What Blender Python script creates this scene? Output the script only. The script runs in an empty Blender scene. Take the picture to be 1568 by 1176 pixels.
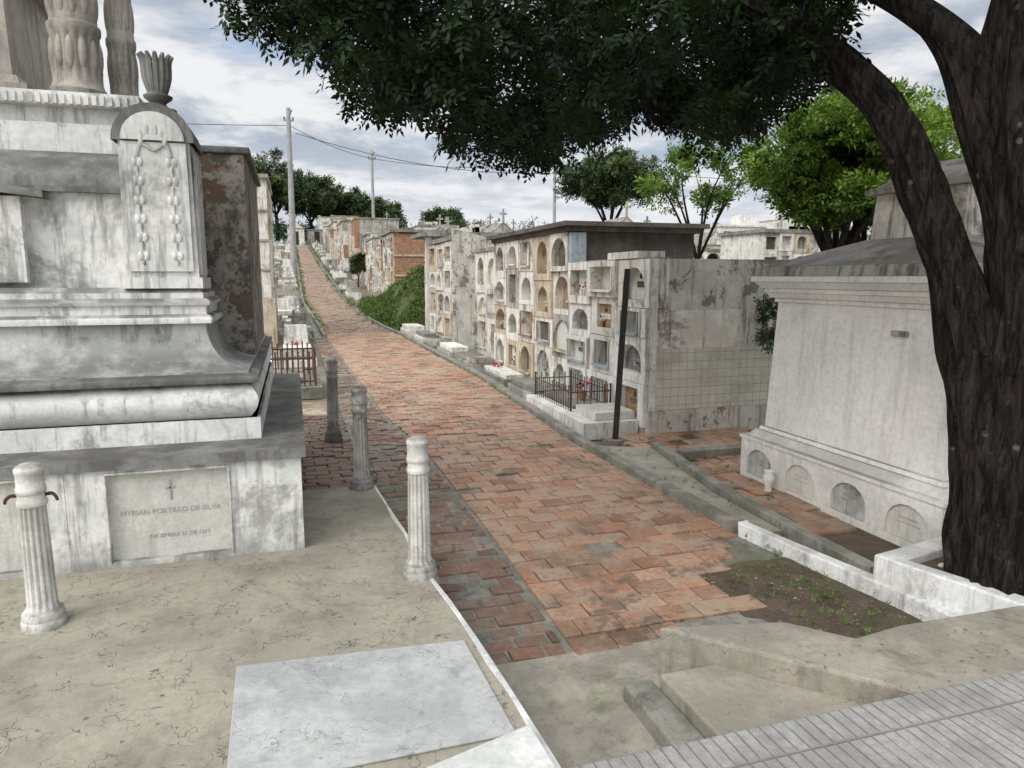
import bpy, math, random
import numpy as np
from mathutils import Vector, noise as mnoise
random.seed(7); np.random.seed(7)
R=random.uniform
scene=bpy.context.scene
C17,S17=math.cos(math.radians(17)),math.sin(math.radians(17))
def fr(X,D):   # view-aligned plan frame -> street frame
    return (C17*X+S17*D, -S17*X+C17*D)

# ------------------------------------------------------------------ materials
class NT:
    def __init__(s,tree): s.t=tree; s.n=tree.nodes; s.l=tree.links
    def new(s,typ,**kw):
        n=s.n.new(typ)
        for k,v in kw.items(): setattr(n,k,v)
        return n
    def put(s,sock,v):
        if isinstance(v,bpy.types.NodeSocket): s.l.new(v,sock)
        elif isinstance(v,(tuple,list)) and len(v)==3 and sock.type=='RGBA': sock.default_value=(*v,1)
        else: sock.default_value=v
    def noise(s,vec,scale,detail=4,rough=.6,dist=0.,col=False):
        n=s.new('ShaderNodeTexNoise'); s.put(n.inputs['Vector'],vec)
        n.inputs['Scale'].default_value=scale;n.inputs['Detail'].default_value=min(detail,5)
        n.inputs['Roughness'].default_value=rough;n.inputs['Distortion'].default_value=dist
        return n.outputs['Color' if col else 'Fac']
    def mr(s,v,a,b,c=0.,d=1.):
        n=s.new('ShaderNodeMapRange',interpolation_type='SMOOTHSTEP'); s.put(n.inputs[0],v)
        n.inputs[1].default_value=a;n.inputs[2].default_value=b;n.inputs[3].default_value=c;n.inputs[4].default_value=d
        return n.outputs[0]
    def mix(s,f,a,b,blend='MIX'):
        n=s.new('ShaderNodeMix',data_type='RGBA',blend_type=blend); s.put(n.inputs[0],f)
        s.put(n.inputs[6],a);s.put(n.inputs[7],b); return n.outputs[2]
    def math(s,op,a,b=0.,c=None):
        n=s.new('ShaderNodeMath',operation=op); s.put(n.inputs[0],a);s.put(n.inputs[1],b)
        if c is not None: s.put(n.inputs[2],c)
        return n.outputs[0]
    def vscale(s,vec,sc):
        n=s.new('ShaderNodeVectorMath',operation='MULTIPLY'); s.put(n.inputs[0],vec); n.inputs[1].default_value=sc
        return n.outputs[0]
    def bump(s,h,strength,dist=.01,nrm=None):
        n=s.new('ShaderNodeBump'); n.inputs['Strength'].default_value=strength;n.inputs['Distance'].default_value=dist
        s.put(n.inputs['Height'],h)
        if nrm is not None: s.put(n.inputs['Normal'],nrm)
        return n.outputs[0]
MATS={}
def newmat(name):
    m=bpy.data.materials.new(name); m.use_nodes=True
    t=NT(m.node_tree); b=m.node_tree.nodes['Principled BSDF']
    g=t.new('ShaderNodeNewGeometry')
    MATS[name]=m
    return m,t,b,g
def weather(name,c1,c2,dirt=(.09,.085,.075),blotch=.35,streak=.45,top=.6,scale=2.5,rough=.85,bump=.25,crack=0.,moss=0.,crackscale=2.2,topcol=None,low=0.,sharp=False):
    m,t,b,g=newmat(name); P=g.outputs['Position']
    sep=t.new('ShaderNodeSeparateXYZ'); t.put(sep.inputs[0],g.outputs['Normal'])
    n1=t.noise(P,scale,4,.7)
    col=t.mix(t.mr(n1,.38,.62),c1,c2)
    n0=t.noise(P,max(24,scale*10),4,.8); col=t.mix(t.mr(n0,.38,.72,0,.45),col,tuple(c*.55 for c in c1))
    if blotch:
        n2=t.noise(P,scale*.7,5,.78,.4); col=t.mix(t.mr(n2,.52,.58 if sharp else .66,0,blotch),col,dirt)
    if streak:
        nz=t.math('ABSOLUTE',sep.outputs[2])
        n3=t.noise(t.vscale(P,(8,8,.8)),1.3,4,.72); f=t.mr(n3,.50,.65,0,streak)
        f=t.math('MULTIPLY',f,t.mr(nz,.3,.7,1,0)); col=t.mix(f,col,dirt)
    if top:
        f=t.math('MULTIPLY',t.mr(sep.outputs[2],.35,.8),t.mr(n1,.3,.6,.3*top,top))
        col=t.mix(f,col,topcol or dirt)
    if moss:
        n5=t.noise(P,1.1,5,.7); col=t.mix(t.mr(n5,.52,.7,0,moss),col,(.10,.115,.045))
    if low:
        # splash-back grime rising from the ground
        sp=t.new('ShaderNodeSeparateXYZ'); t.put(sp.inputs[0],P)
        hz=t.math('ADD',sp.outputs[2],t.math('MULTIPLY',t.math('SUBTRACT',n1,.5),-.6))
        col=t.mix(t.mr(hz,-.05,.22,low,0),col,dirt)
    h=n0
    if crack:
        w=t.noise(P,5,3,.6,col=True)
        va=t.new('ShaderNodeVectorMath',operation='MULTIPLY_ADD'); t.put(va.inputs[0],w); va.inputs[1].default_value=(.30,.30,.30); t.put(va.inputs[2],P)
        cr=None
        for sc,wd,seed in ((crackscale,.0030,0),(crackscale*3.3,.0030,5)):
            v=t.new('ShaderNodeTexVoronoi',feature='DISTANCE_TO_EDGE'); t.put(v.inputs['Vector'],va.outputs[0]); v.inputs['Scale'].default_value=sc
            c=t.mr(v.outputs['Distance'],wd*sc*.25,wd*sc,1,0)
            msk=t.mr(t.noise(P,2.6+seed*.7,3),.48,.57)
            c=t.math('MULTIPLY',c,msk)
            cr=c if cr is None else t.math('MAXIMUM',cr,c)
        col=t.mix(t.math('MULTIPLY',cr,crack),col,tuple(c*.2 for c in c1))
    t.put(b.inputs['Base Color'],col); b.inputs['Roughness'].default_value=rough
    b.inputs['Specular IOR Level'].default_value=.3
    t.put(b.inputs['Normal'],t.bump(h,bump*1.3,.012))
    return m
weather('marble',(.83,.82,.79),(.66,.66,.635),dirt=(.15,.15,.135),blotch=.6,streak=.55,top=.92,topcol=(.13,.13,.12),scale=2.0,low=.6)
weather('marble_stained',(.50,.50,.475),(.30,.305,.29),dirt=(.09,.095,.09),blotch=.65,streak=.6,top=.8,topcol=(.15,.15,.14),scale=2.6)
weather('marble_panel',(.68,.66,.60),(.57,.555,.51),blotch=.15,streak=.2,top=.3,scale=5)
weather('marble_dark',(.26,.26,.245),(.13,.13,.125),blotch=.5,streak=.5,top=.8,scale=3)
weather('upper_stone',(.46,.415,.36),(.35,.32,.285),dirt=(.12,.11,.10),blotch=.4,streak=.5,top=.7)
weather('platform_concrete',(.345,.315,.25),(.255,.235,.19),dirt=(.145,.128,.10),blotch=.65,streak=0,top=0,scale=1.1,crack=.75,moss=.4,bump=.35,crackscale=3.0)
weather('light_slab',(.46,.46,.45),(.34,.34,.335),dirt=(.20,.20,.19),blotch=.6,streak=0,top=0,scale=2.2,crack=.45,bump=.3,crackscale=1.6)
weather('apron_concrete',(.35,.32,.26),(.245,.225,.185),dirt=(.12,.11,.085),blotch=.6,streak=.4,top=0,scale=2,crack=.35,moss=.4,bump=.4)
weather('kerb_concrete',(.30,.285,.25),(.18,.175,.145),dirt=(.07,.07,.055),blotch=.6,streak=.3,top=.2,scale=4,moss=.5,bump=.6)
weather('white_paint',(.78,.78,.765),(.64,.64,.62),dirt=(.16,.15,.13),blotch=.4,streak=.4,top=.3,scale=4,bump=.25)
weather('tomb_white',(.90,.885,.84),(.83,.81,.77),dirt=(.28,.26,.22),blotch=.13,streak=.22,top=.9,topcol=(.28,.27,.24),scale=1.2,bump=.15,low=.3)
weather('roof_grey',(.33,.315,.28),(.19,.18,.16),dirt=(.06,.056,.048),blotch=.7,streak=.7,top=.2,scale=2.5)
weather('block_white',(.76,.73,.66),(.58,.55,.49),dirt=(.12,.095,.07),blotch=.75,streak=.75,top=.8,scale=2.5)
weather('block_cream',(.62,.53,.40),(.48,.40,.30),dirt=(.13,.09,.055),blotch=.7,streak=.7,top=.8,scale=2.6)
weather('block_grey',(.46,.44,.39),(.30,.285,.25),dirt=(.065,.056,.045),blotch=.75,streak=.75,top=.8,scale=2.0)
weather('mould_plaster',(.60,.575,.51),(.45,.43,.38),dirt=(.15,.14,.115),blotch=.9,streak=.65,top=.8,scale=2.4,sharp=True)
weather('block_dark',(.14,.12,.10),(.06,.052,.044),blotch=.6,streak=.7,top=.5,scale=2)
weather('terracotta',(.42,.22,.13),(.29,.155,.095),blotch=.4,streak=.5,top=.4,scale=4)
weather('ochre',(.42,.28,.16),(.30,.20,.12),blotch=.4,streak=.5,top=.4,scale=4)
weather('blue_tile',(.38,.45,.48),(.30,.36,.385),blotch=.5,streak=.6,top=.4,scale=4,rough=.5)
weather('grave_white',(.80,.78,.73),(.64,.62,.575),dirt=(.13,.115,.09),blotch=.5,streak=.5,top=.35,topcol=(.40,.385,.35),scale=3)
weather('grave_blue',(.44,.50,.52),(.54,.56,.55),blotch=.5,streak=.5,top=.3,scale=3)
weather('soil',(.15,.11,.08),(.095,.072,.052),blotch=.4,streak=0,top=0,scale=5,moss=.3,bump=1.0)
weather('mossy_earth',(.10,.12,.04),(.07,.085,.03),blotch=.4,streak=0,top=0,scale=4,moss=.6,bump=1.0)
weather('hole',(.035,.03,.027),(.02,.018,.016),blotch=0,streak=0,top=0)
weather('rust_iron',(.10,.05,.035),(.05,.03,.025),blotch=.3,streak=0,top=0,scale=14,rough=.7)
weather('black_iron',(.02,.017,.016),(.03,.022,.02),blotch=.2,streak=0,top=0,scale=10,rough=.6)
weather('pole_concrete',(.38,.38,.38),(.30,.30,.30),blotch=.2,streak=.3,top=0)
weather('bollard_stone',(.70,.68,.63),(.49,.475,.435),dirt=(.12,.115,.10),blotch=.65,streak=.6,top=.7,scale=5,low=.5)
weather('bollard_grey',(.46,.445,.405),(.28,.27,.245),dirt=(.07,.07,.06),blotch=.65,streak=.6,top=.7,scale=5,low=.5)
weather('ground_earth',(.19,.17,.13),(.13,.12,.09),blotch=.5,streak=0,top=0,scale=.6,moss=.7,bump=.8)
weather('flower_red',(.45,.04,.05),(.35,.03,.08),blotch=0,streak=0,top=0)
weather('flower_pink',(.6,.25,.35),(.5,.2,.3),blotch=0,streak=0,top=0)
weather('flower_yellow',(.6,.45,.08),(.5,.36,.06),blotch=0,streak=0,top=0)

# brick pavers
def paver(name,cols,dirtc,moss,dirt=.85,dark=.7):
    m,t,b,g=newmat(name); P=g.outputs['Position']
    a=t.new('ShaderNodeAttribute',attribute_name='tint')
    cr=t.new('ShaderNodeValToRGB'); t.put(cr.inputs[0],a.outputs['Fac'])
    e=cr.color_ramp.elements; e[0].position=0;e[0].color=(*cols[0],1);e[1].position=1;e[1].color=(*cols[-1],1)
    for i,c in enumerate(cols[1:-1]):
        x=e.new((i+1)/(len(cols)-1)); x.color=(*c,1)
    col=cr.outputs[0]
    nf=t.noise(P,26,4,.8); col=t.mix(t.mr(nf,.35,.70,0,.6),col,tuple(c*.45 for c in cols[1]))
    nb=t.noise(P,1.4,5,.82); col=t.mix(t.mr(nb,.45,.62,0,dirt),col,dirtc)
    n3=t.noise(P,.9,5,.75,.5); col=t.mix(t.mr(n3,.51,.63,0,moss),col,(.13,.11,.065))
    n4=t.noise(P,2.2,5,.82); col=t.mix(t.mr(n4,.53,.62,0,dark),col,(.095,.07,.05))
    t.put(b.inputs['Base Color'],col); b.inputs['Specular IOR Level'].default_value=.35
    t.put(b.inputs['Roughness'],t.mr(n4,.53,.62,.82,.5))
    t.put(b.inputs['Normal'],t.bump(nf,.55,.01))
paver('paver_red',[(.22,.115,.075),(.38,.19,.12),(.30,.175,.12),(.44,.255,.165),(.33,.25,.19),(.43,.29,.20)],(.345,.265,.195),.5)
paver('paver_far',[(.20,.12,.085),(.32,.18,.125),(.27,.185,.14),(.36,.235,.165),(.29,.245,.195)],(.29,.24,.185),.8,.9,.75)
paver('paver_dark',[(.13,.08,.06),(.23,.125,.09),(.17,.12,.095),(.27,.18,.135)],(.21,.175,.14),.5)
def brickmat(name,peel,c1=(.40,.19,.10),c2=(.28,.13,.075),plaster=(.33,.30,.255)):
    m,t,b,g=newmat(name); P=g.outputs['Position']
    s=t.new('ShaderNodeSeparateXYZ'); t.put(s.inputs[0],P); cb=t.new('ShaderNodeCombineXYZ')
    t.put(cb.inputs[0],t.math('ADD',s.outputs[0],s.outputs[1])); t.put(cb.inputs[1],s.outputs[2])
    br=t.new('ShaderNodeTexBrick'); t.put(br.inputs['Vector'],cb.outputs[0]); br.inputs['Scale'].default_value=1
    br.inputs['Brick Width'].default_value=.22; br.inputs['Row Height'].default_value=.075; br.inputs['Mortar Size'].default_value=.009
    t.put(br.inputs['Color1'],c1);t.put(br.inputs['Color2'],c2);t.put(br.inputs['Mortar'],(.2,.17,.14) if not peel else (.12,.10,.08))
    col=t.mix(t.mr(t.noise(P,6,4,.7),.4,.7,0,.6),br.outputs['Color'],(.11,.08,.06))
    hh=t.math('MULTIPLY',br.outputs['Fac'],-1.5)
    if peel:
        n=t.noise(P,3.6,5,.62,.3); f=t.mr(n,peel,peel+.012)
        pl=t.mix(t.mr(t.noise(P,4,5,.8),.40,.58),plaster,tuple(c*.28 for c in plaster))
        col=t.mix(f,col,pl); hh=t.math('MULTIPLY_ADD',f,4.,hh)
    t.put(b.inputs['Base Color'],col); b.inputs['Roughness'].default_value=.9
    t.put(b.inputs['Normal'],t.bump(hh,.5,.012))
brickmat('brick',0.,(.50,.25,.12),(.38,.185,.09))
brickmat('peeling',.445,(.17,.105,.07),(.12,.08,.055))
m,t,b,g=newmat('glazed_tile'); P=g.outputs['Position']
s=t.new('ShaderNodeSeparateXYZ'); t.put(s.inputs[0],P); cb=t.new('ShaderNodeCombineXYZ')
t.put(cb.inputs[0],t.math('ADD',s.outputs[0],s.outputs[1])); t.put(cb.inputs[1],s.outputs[2])
br=t.new('ShaderNodeTexBrick',offset=0.); t.put(br.inputs['Vector'],cb.outputs[0]); br.inputs['Scale'].default_value=1
br.inputs['Brick Width'].default_value=.11; br.inputs['Row Height'].default_value=.11; br.inputs['Mortar Size'].default_value=.003
t.put(br.inputs['Color1'],(.60,.58,.50));t.put(br.inputs['Color2'],(.53,.51,.44));t.put(br.inputs['Mortar'],(.25,.24,.20))
col=t.mix(t.mr(t.noise(P,1.8,5,.78),.43,.66,0,.6),br.outputs['Color'],(.30,.28,.22))
t.put(b.inputs['Base Color'],col); b.inputs['Roughness'].default_value=.35
t.put(b.inputs['Normal'],t.bump(t.math('MULTIPLY',br.outputs['Fac'],-1.),.3,.004))
m,t,b,g=newmat('ribbed_concrete'); P=g.outputs['Position']
w=t.new('ShaderNodeTexWave',wave_type='BANDS',bands_direction='X'); t.put(w.inputs['Vector'],P)
w.inputs['Scale'].default_value=6.0; w.inputs['Distortion'].default_value=.3; w.inputs['Detail'].default_value=2
gro=t.math('MULTIPLY',t.mr(w.outputs['Fac'],.0,.12,1,0),t.mr(t.noise(P,4,4,.7),.35,.55,.25,1))
# long scored joint parallel with the edge
sy=t.new('ShaderNodeSeparateXYZ'); t.put(sy.inputs[0],P)
jn=t.mr(t.math('ABSOLUTE',t.math('ADD',sy.outputs[1],-1.93)),.003,.008,1,0); gro=t.math('MAXIMUM',gro,jn)
col=t.mix(t.mr(t.noise(P,3,5,.75),.38,.62),(.37,.36,.34),(.26,.25,.235))
nf=t.noise(P,40,4,.8); col=t.mix(t.mr(nf,.35,.7,0,.5),col,(.17,.165,.155))
col=t.mix(t.math('MULTIPLY',gro,.5),col,(.12,.115,.11))
t.put(b.inputs['Base Color'],col); b.inputs['Roughness'].default_value=.85
t.put(b.inputs['Normal'],t.bump(t.math('SUBTRACT',nf,t.math('MULTIPLY',gro,2.5)),.6,.012))
m,t,b,g=newmat('bark'); P=g.outputs['Position']
n=t.noise(t.vscale(P,(17,17,2.6)),1.6,5,.75,.9)
col=t.mix(t.mr(n,.40,.60),(.006,.005,.0045),(.044,.034,.028))
v=t.new('ShaderNodeTexVoronoi'); t.put(v.inputs['Vector'],P); v.inputs['Scale'].default_value=7.5
sp=t.mr(v.outputs['Distance'],.05,.17,1,0); sp=t.math('MULTIPLY',sp,t.mr(t.noise(P,2.2,3),.52,.57))
sp=t.math('MULTIPLY',sp,t.mr(t.noise(P,30,3,.8),.35,.5))
col=t.mix(t.math('MULTIPLY',sp,.7),col,(.26,.26,.235))
col=t.mix(t.mr(t.noise(P,4,5,.8),.57,.70,0,.45),col,(.12,.105,.085))
t.put(b.inputs['Base Color'],col); b.inputs['Roughness'].default_value=.9; b.inputs['Specular IOR Level'].default_value=.2
t.put(b.inputs['Normal'],t.bump(n,1.0,.07))
def leafmat(name,ca,cb_,trans=.25):
    m,t,b,g=newmat(name)
    a=t.new('ShaderNodeAttribute',attribute_name='tint')
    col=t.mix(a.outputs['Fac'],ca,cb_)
    t.put(b.inputs['Base Color'],col); b.inputs['Roughness'].default_value=.6; b.inputs['Specular IOR Level'].default_value=.2
    if trans:
        tr=t.new('ShaderNodeBsdfTranslucent'); t.put(tr.inputs[0],t.mix(.5,col,(.12,.2,.03)))
        mx=t.new('ShaderNodeMixShader'); mx.inputs[0].default_value=trans
        t.l.new(b.outputs[0],mx.inputs[1]);t.l.new(tr.outputs[0],mx.inputs[2])
        t.l.new(mx.outputs[0],t.n['Material Output'].inputs[0])
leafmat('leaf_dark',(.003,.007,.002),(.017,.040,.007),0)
leafmat('leaf_bright',(.045,.085,.012),(.18,.28,.04),.3)
leafmat('leaf_mid',(.022,.038,.014),(.09,.13,.045),0)
leafmat('grass_blade',(.05,.085,.018),(.13,.19,.045),0)
leafmat('dry_leaf',(.16,.10,.05),(.30,.22,.11),0)

# ------------------------------------------------------------------ mesh builder
class MB:
    def __init__(s): s.v=[];s.f=[];s.m=[];s.sm=[];s.slots=[]
    def add(s,vs,fs,mat,smooth=False):
        if mat not in s.slots: s.slots.append(mat)
        k=s.slots.index(mat); o=len(s.v); s.v+=[tuple(p) for p in vs]
        for f in fs: s.f.append([i+o for i in f]); s.m.append(k); s.sm.append(smooth)
    def box(s,x0,x1,y0,y1,z0,z1,mat,tx=0.,ty=0.):
        vs=[(x0,y0,z0),(x1,y0,z0),(x1,y1,z0),(x0,y1,z0),(x0+tx,y0+ty,z1),(x1-tx,y0+ty,z1),(x1-tx,y1-ty,z1),(x0+tx,y1-ty,z1)]
        s.add(vs,[(0,3,2,1),(4,5,6,7),(0,1,5,4),(1,2,6,5),(2,3,7,6),(3,0,4,7)],mat)
    def prism(s,pts,z0,z1,mat):
        n=len(pts); a=sum(pts[i][0]*pts[(i+1)%n][1]-pts[(i+1)%n][0]*pts[i][1] for i in range(n))
        if a<0: pts=pts[::-1]
        vs=[(x,y,z0) for x,y in pts]+[(x,y,z1) for x,y in pts]
        s.add(vs,[tuple(range(n))[::-1],tuple(range(n,2*n))]+[(i,(i+1)%n,n+(i+1)%n,n+i) for i in range(n)],mat)
    def mapped(s,fn,quads,mat,smooth=False):
        for q in quads: s.add([fn(*p) for p in q],[tuple(range(len(q)))],mat,smooth)
    def mbox(s,fn,a0,a1,z0,z1,d0,d1,mat):
        vs=[fn(a,z,d) for d in (d0,d1) for z in (z0,z1) for a in (a0,a1)]
        s.add(vs,[(0,1,3,2),(4,6,7,5),(0,4,5,1),(2,3,7,6),(0,2,6,4),(1,5,7,3)],mat)
    def lathe(s,cx,cy,prof,n,mat,flutes=0,fa=0.,frange=(0,1),cap=True,z0=0.):
        vs=[];fs=[]
        for r,z in prof:
            for i in range(n):
                a=2*math.pi*i/n; rr=r
                if flutes and frange[0]<=z<=frange[1]: rr=r*(1-fa*(0.5+0.5*math.cos(flutes*a))**2)
                vs.append((cx+rr*math.cos(a),cy+rr*math.sin(a),z0+z))
        for j in range(len(prof)-1):
            for i in range(n):
                k=(i+1)%n; fs.append((j*n+i,j*n+k,(j+1)*n+k,(j+1)*n+i))
        if cap: fs.append(tuple(range((len(prof)-1)*n,len(prof)*n)))
        s.add(vs,fs,mat,True)
    def tube(s,pts,rad,mat,n=8,sub=1,rough=0.,rseed=0.):
        P=[Vector(p) for p in pts]; path=[];rr=[]
        for i in range(len(P)-1):
            p0=P[max(i-1,0)];p1=P[i];p2=P[i+1];p3=P[min(i+2,len(P)-1)]
            for k in range(sub):
                u=k/sub
                path.append(.5*((2*p1)+(p2-p0)*u+(2*p0-5*p1+4*p2-p3)*u*u+(3*p1-p0-3*p2+p3)*u**3)); rr.append(rad[i]*(1-u)+rad[i+1]*u)
        path.append(P[-1]);rr.append(rad[-1])
        vs=[];fs=[]
        for j,p in enumerate(path):
            t=(path[min(j+1,len(path)-1)]-path[max(j-1,0)]).normalized()
            ref=Vector((0,1,0)) if abs(t.y)<.9 else Vector((1,0,0))
            a=t.cross(ref).normalized(); b=t.cross(a)
            for i in range(n):
                th=2*math.pi*i/n; r=rr[j]
                if rough:
                    q=Vector((math.cos(th)*1.6,math.sin(th)*1.6,j*.07+rseed))
                    r*=1+rough*(.6*mnoise.noise(q)+.4*mnoise.noise(q*2.7)+.55*mnoise.noise(Vector((math.cos(th)*4,math.sin(th)*4,j*.05+rseed)))+.4*mnoise.noise(Vector((math.cos(th)*9,math.sin(th)*9,j*.12+rseed))))
                vs.append(p+a*math.cos(th)*r+b*math.sin(th)*r)
        for j in range(len(path)-1):
            for i in range(n):
                k=(i+1)%n; fs.append((j*n+i,j*n+k,(j+1)*n+k,(j+1)*n+i))
        fs.append(tuple(range((len(path)-1)*n,len(path)*n)))
        s.add(vs,fs,mat,True)
    def ell(s,c,r,mat,nu=8,nv=6):
        vs=[];fs=[]
        for j in range(nv+1):
            ph=math.pi*j/nv
            for i in range(nu):
                a=2*math.pi*i/nu; vs.append((c[0]+r[0]*math.sin(ph)*math.cos(a),c[1]+r[1]*math.sin(ph)*math.sin(a),c[2]+r[2]*math.cos(ph)))
        for j in range(nv):
            for i in range(nu):
                k=(i+1)%nu; fs.append((j*nu+i,(j+1)*nu+i,(j+1)*nu+k,j*nu+k))
        s.add(vs,fs,mat,True)
    def arch_panel(s,fn,a0,a1,z0,z1,h0,h1,hz0,hz1,arch,d0,d1,mat):
        s.mapped(fn,[[(a0,z0,d0),(h0,z0,d0),(h0,z1,d0),(a0,z1,d0)],[(h1,z0,d0),(a1,z0,d0),(a1,z1,d0),(h1,z1,d0)],
                     [(h0,z0,d0),(h1,z0,d0),(h1,hz0,d0),(h0,hz0,d0)]],mat)
        if arch:
            n=8; c=(h0+h1)/2; rx=(h1-h0)/2; rz=min(rx,(hz1-hz0)*.6)
            top=[(c-rx*math.cos(math.pi*i/n),hz1-rz+rz*math.sin(math.pi*i/n)) for i in range(n+1)]
        else: top=[(h0,hz1),(h1,hz1)]
        for i in range(len(top)-1):
            p,q=top[i],top[i+1]
            s.mapped(fn,[[(p[0],p[1],d0),(q[0],q[1],d0),(q[0],z1,d0),(p[0],z1,d0)]],mat)
        loop=[(h0,hz0)]+top+[(h1,hz0)]
        for i in range(len(loop)):
            p,q=loop[i],loop[(i+1)%len(loop)]
            s.mapped(fn,[[(p[0],p[1],d0),(q[0],q[1],d0),(q[0],q[1],d1),(p[0],p[1],d1)]],mat)
        s.mapped(fn,[[(a0,z0,d0),(a0,z1,d0),(a0,z1,d1),(a0,z0,d1)],[(a1,z0,d0),(a1,z1,d0),(a1,z1,d1),(a1,z0,d1)],
                     [(a0,z1,d0),(a1,z1,d0),(a1,z1,d1),(a0,z1,d1)],[(a0,z0,d0),(a1,z0,d0),(a1,z0,d1),(a0,z0,d1)]],mat)
        return top
    def obj(s,name,bevel=0.,tints=None,parent=None):
        me=bpy.data.meshes.new(name); me.from_pydata(s.v,[],s.f)
        for k in s.slots: me.materials.append(MATS[k])
        me.polygons.foreach_set('material_index',s.m); me.polygons.foreach_set('use_smooth',s.sm)
        if tints is not None:
            a=me.attributes.new('tint','FLOAT','FACE'); a.data.foreach_set('value',tints)
        me.update()
        if any(s.sm): me.set_sharp_from_angle(angle=math.radians(42))
        o=bpy.data.objects.new(name,me); scene.collection.objects.link(o)
        if bevel:
            b=o.modifiers.new('bev','BEVEL'); b.width=bevel;b.segments=2;b.limit_method='ANGLE';b.angle_limit=math.radians(50)
        if parent: o.parent=parent
        return o

# ------------------------------------------------------------------ terrain
PY=[-50,26,31,40,50,61,75,90,102,125,140,200,260,500]
PZ=[0,0,.35,1.0,1.85,2.85,4.1,5.4,6.3,7.2,7.8,9,8,6]
def Hh(x,y):
    h=sum(np.interp(y+d,PY,PZ) for d in (-3,-1.5,0,1.5,3))/5
    k=1.0 if abs(x)<45 else max(.25,1-(abs(x)-45)/120)
    return float(h*k)
def axis(a,b,near,step):
    v=[];x=a
    while x<b:
        v.append(x); x+= step if near[0]<=x<near[1] else step+ .12*min(abs(x-near[0]),abs(x-near[1]))
    v.append(b); return v
xs=axis(-900,1500,(-8,24),1.0); ys=axis(-300,2000,(0,150),1.2)
mb=MB(); vs=[];fs=[]
for y in ys:
    for x in xs:
        z=Hh(x,y)-.31+ (mnoise.noise(Vector((x*.3,y*.3,0)))*.05 if y>28 else 0)
        vs.append((x,y,z))
nx=len(xs)
for j in range(len(ys)-1):
    for i in range(nx-1): fs.append((j*nx+i,j*nx+i+1,(j+1)*nx+i+1,(j+1)*nx+i))
mb.add(vs,fs,'ground_earth',True); mb.obj('ground')
mb=MB(); vs=[];fs=[]; n=90
for i in range(n):
    x=-400+i*30; 
    for j,(dy,k) in enumerate(((0,0),(120,.55),(260,1),(500,.6))):
        hh=70+45*mnoise.noise(Vector((x*.0022,1.7,0)))+18*mnoise.noise(Vector((x*.01,4.7,j*.3)))
        vs.append((x,900+dy-x*.15,hh*k-8))
for i in range(n-1):
    for j in range(3): fs.append((i*4+j,(i+1)*4+j,(i+1)*4+j+1,i*4+j+1))
m,t,b,g=newmat('far_hill'); P=g.outputs['Position']
t.put(b.inputs['Base Color'],t.mix(t.mr(t.noise(P,.03,5,.7),.4,.6),(.12,.17,.16),(.17,.22,.22))); b.inputs['Roughness'].default_value=1
mb.add(vs,fs,'far_hill',True); mb.obj('distant_hills')

# ------------------------------------------------------------------ brick path
def pavers(name,x0f,x1f,y0,y1,tw,td,mat,zoff,gap=.008,jit=.006,miss=0.):
    mb=MB(); tints=[]; y=y0; row=0
    while y<y1:
        d=td if y<45 else td*2
        xl,xr=x0f(y),x1f(y); x=xl-(row%2)*tw*.5-R(0,.02)
        while x<xr:
            w_=tw*R(.93,1.07); a=max(x,xl);b=min(x+w_,xr); 
            if b-a>.04 and R(0,1)>=miss:
                g_=gap*R(.5,1.6); j=R(-jit,jit) if R(0,1)>.05 else -jit*2.2; tl=R(-jit,jit)*.7
                zz=[Hh(px,py)+zoff+j+tt for px,py,tt in ((a,y,tl),(b,y,-tl),(b,y+d,-tl),(a,y+d,tl))]
                A,B,Y0,Y1=a+g_/2,b-g_/2,y+g_/2,y+d-g_/2; c=.008
                q=lambda: R(-.003,.003)
                top=[(A+c+q(),Y0+c+q(),zz[0]),(B-c+q(),Y0+c+q(),zz[1]),(B-c+q(),Y1-c+q(),zz[2]),(A+c+q(),Y1-c+q(),zz[3])]
                mid=[(A,Y0,zz[0]-.006),(B,Y0,zz[1]-.006),(B,Y1,zz[2]-.006),(A,Y1,zz[3]-.006)]
                bot=[(p[0],p[1],p[2]-.03) for p in mid]
                f=[(0,1,2,3)]+[(4+i,4+(i+1)%4,(i+1)%4,i) for i in range(4)]+[(8+i,8+(i+1)%4,4+(i+1)%4,4+i) for i in range(4)]
                mb.add(top+mid+bot,f,mat); tints+= [max(0,min(1,random.gauss(.5,.30)))]*9
            x+=w_
        y+=d; row+=1
    return mb.obj(name,tints=tints)
xe=lambda y: float(np.interp(y,[3,5,8,10,24,28,36,130],[1.34,1.38,1.36,1.18,1.0,.92,.5,.5]))
xr=lambda y: float(np.interp(y,[3,4.5,8,13,24,30,40,60,130],[3.2,3.2,3.15,3.42,3.42,2.85,2.5,2.25,2.1]))
def xr2(y): 
    if y<4.4: return float(np.interp(y,[3.2,3.3,3.7,3.95,4.4],[1.9,2.62,2.5,2.85,3.1]))+R(-.08,.08)
    return xr(y)
pavers('brick_path',xe,xr2,3.22,25,.25,.18,'paver_red',-.25,miss=.004)
pavers('brick_path',lambda y:xe(y)+R(-.06,.10),lambda y:xr(y)+R(-.15,.05),25,101,.27,.19,'paver_far',-.25,gap=.025,jit=.012,miss=.03)
pavers('brick_gutter_strip',lambda y:float(np.interp(y,[3,4.6,5.8,7.6,10,24],[.80,.68,.62,.62,.6,.6])),lambda y:xe(y)-.03,3.25,24,.20,.13,'paver_dark',-.262,gap=.016,jit=.012,miss=.01)
pavers('brick_sidewalk',lambda y:-.3,lambda y:.56,5.83,9.6,.22,.12,'paver_dark',-.12,gap=.012)
mb=MB(); mb.box(-.32,.6,5.82,9.62,-.3,-.145,'kerb_concrete'); mb.obj('sidewalk_bed')
mb=MB(); vs=[];fs=[]
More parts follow.
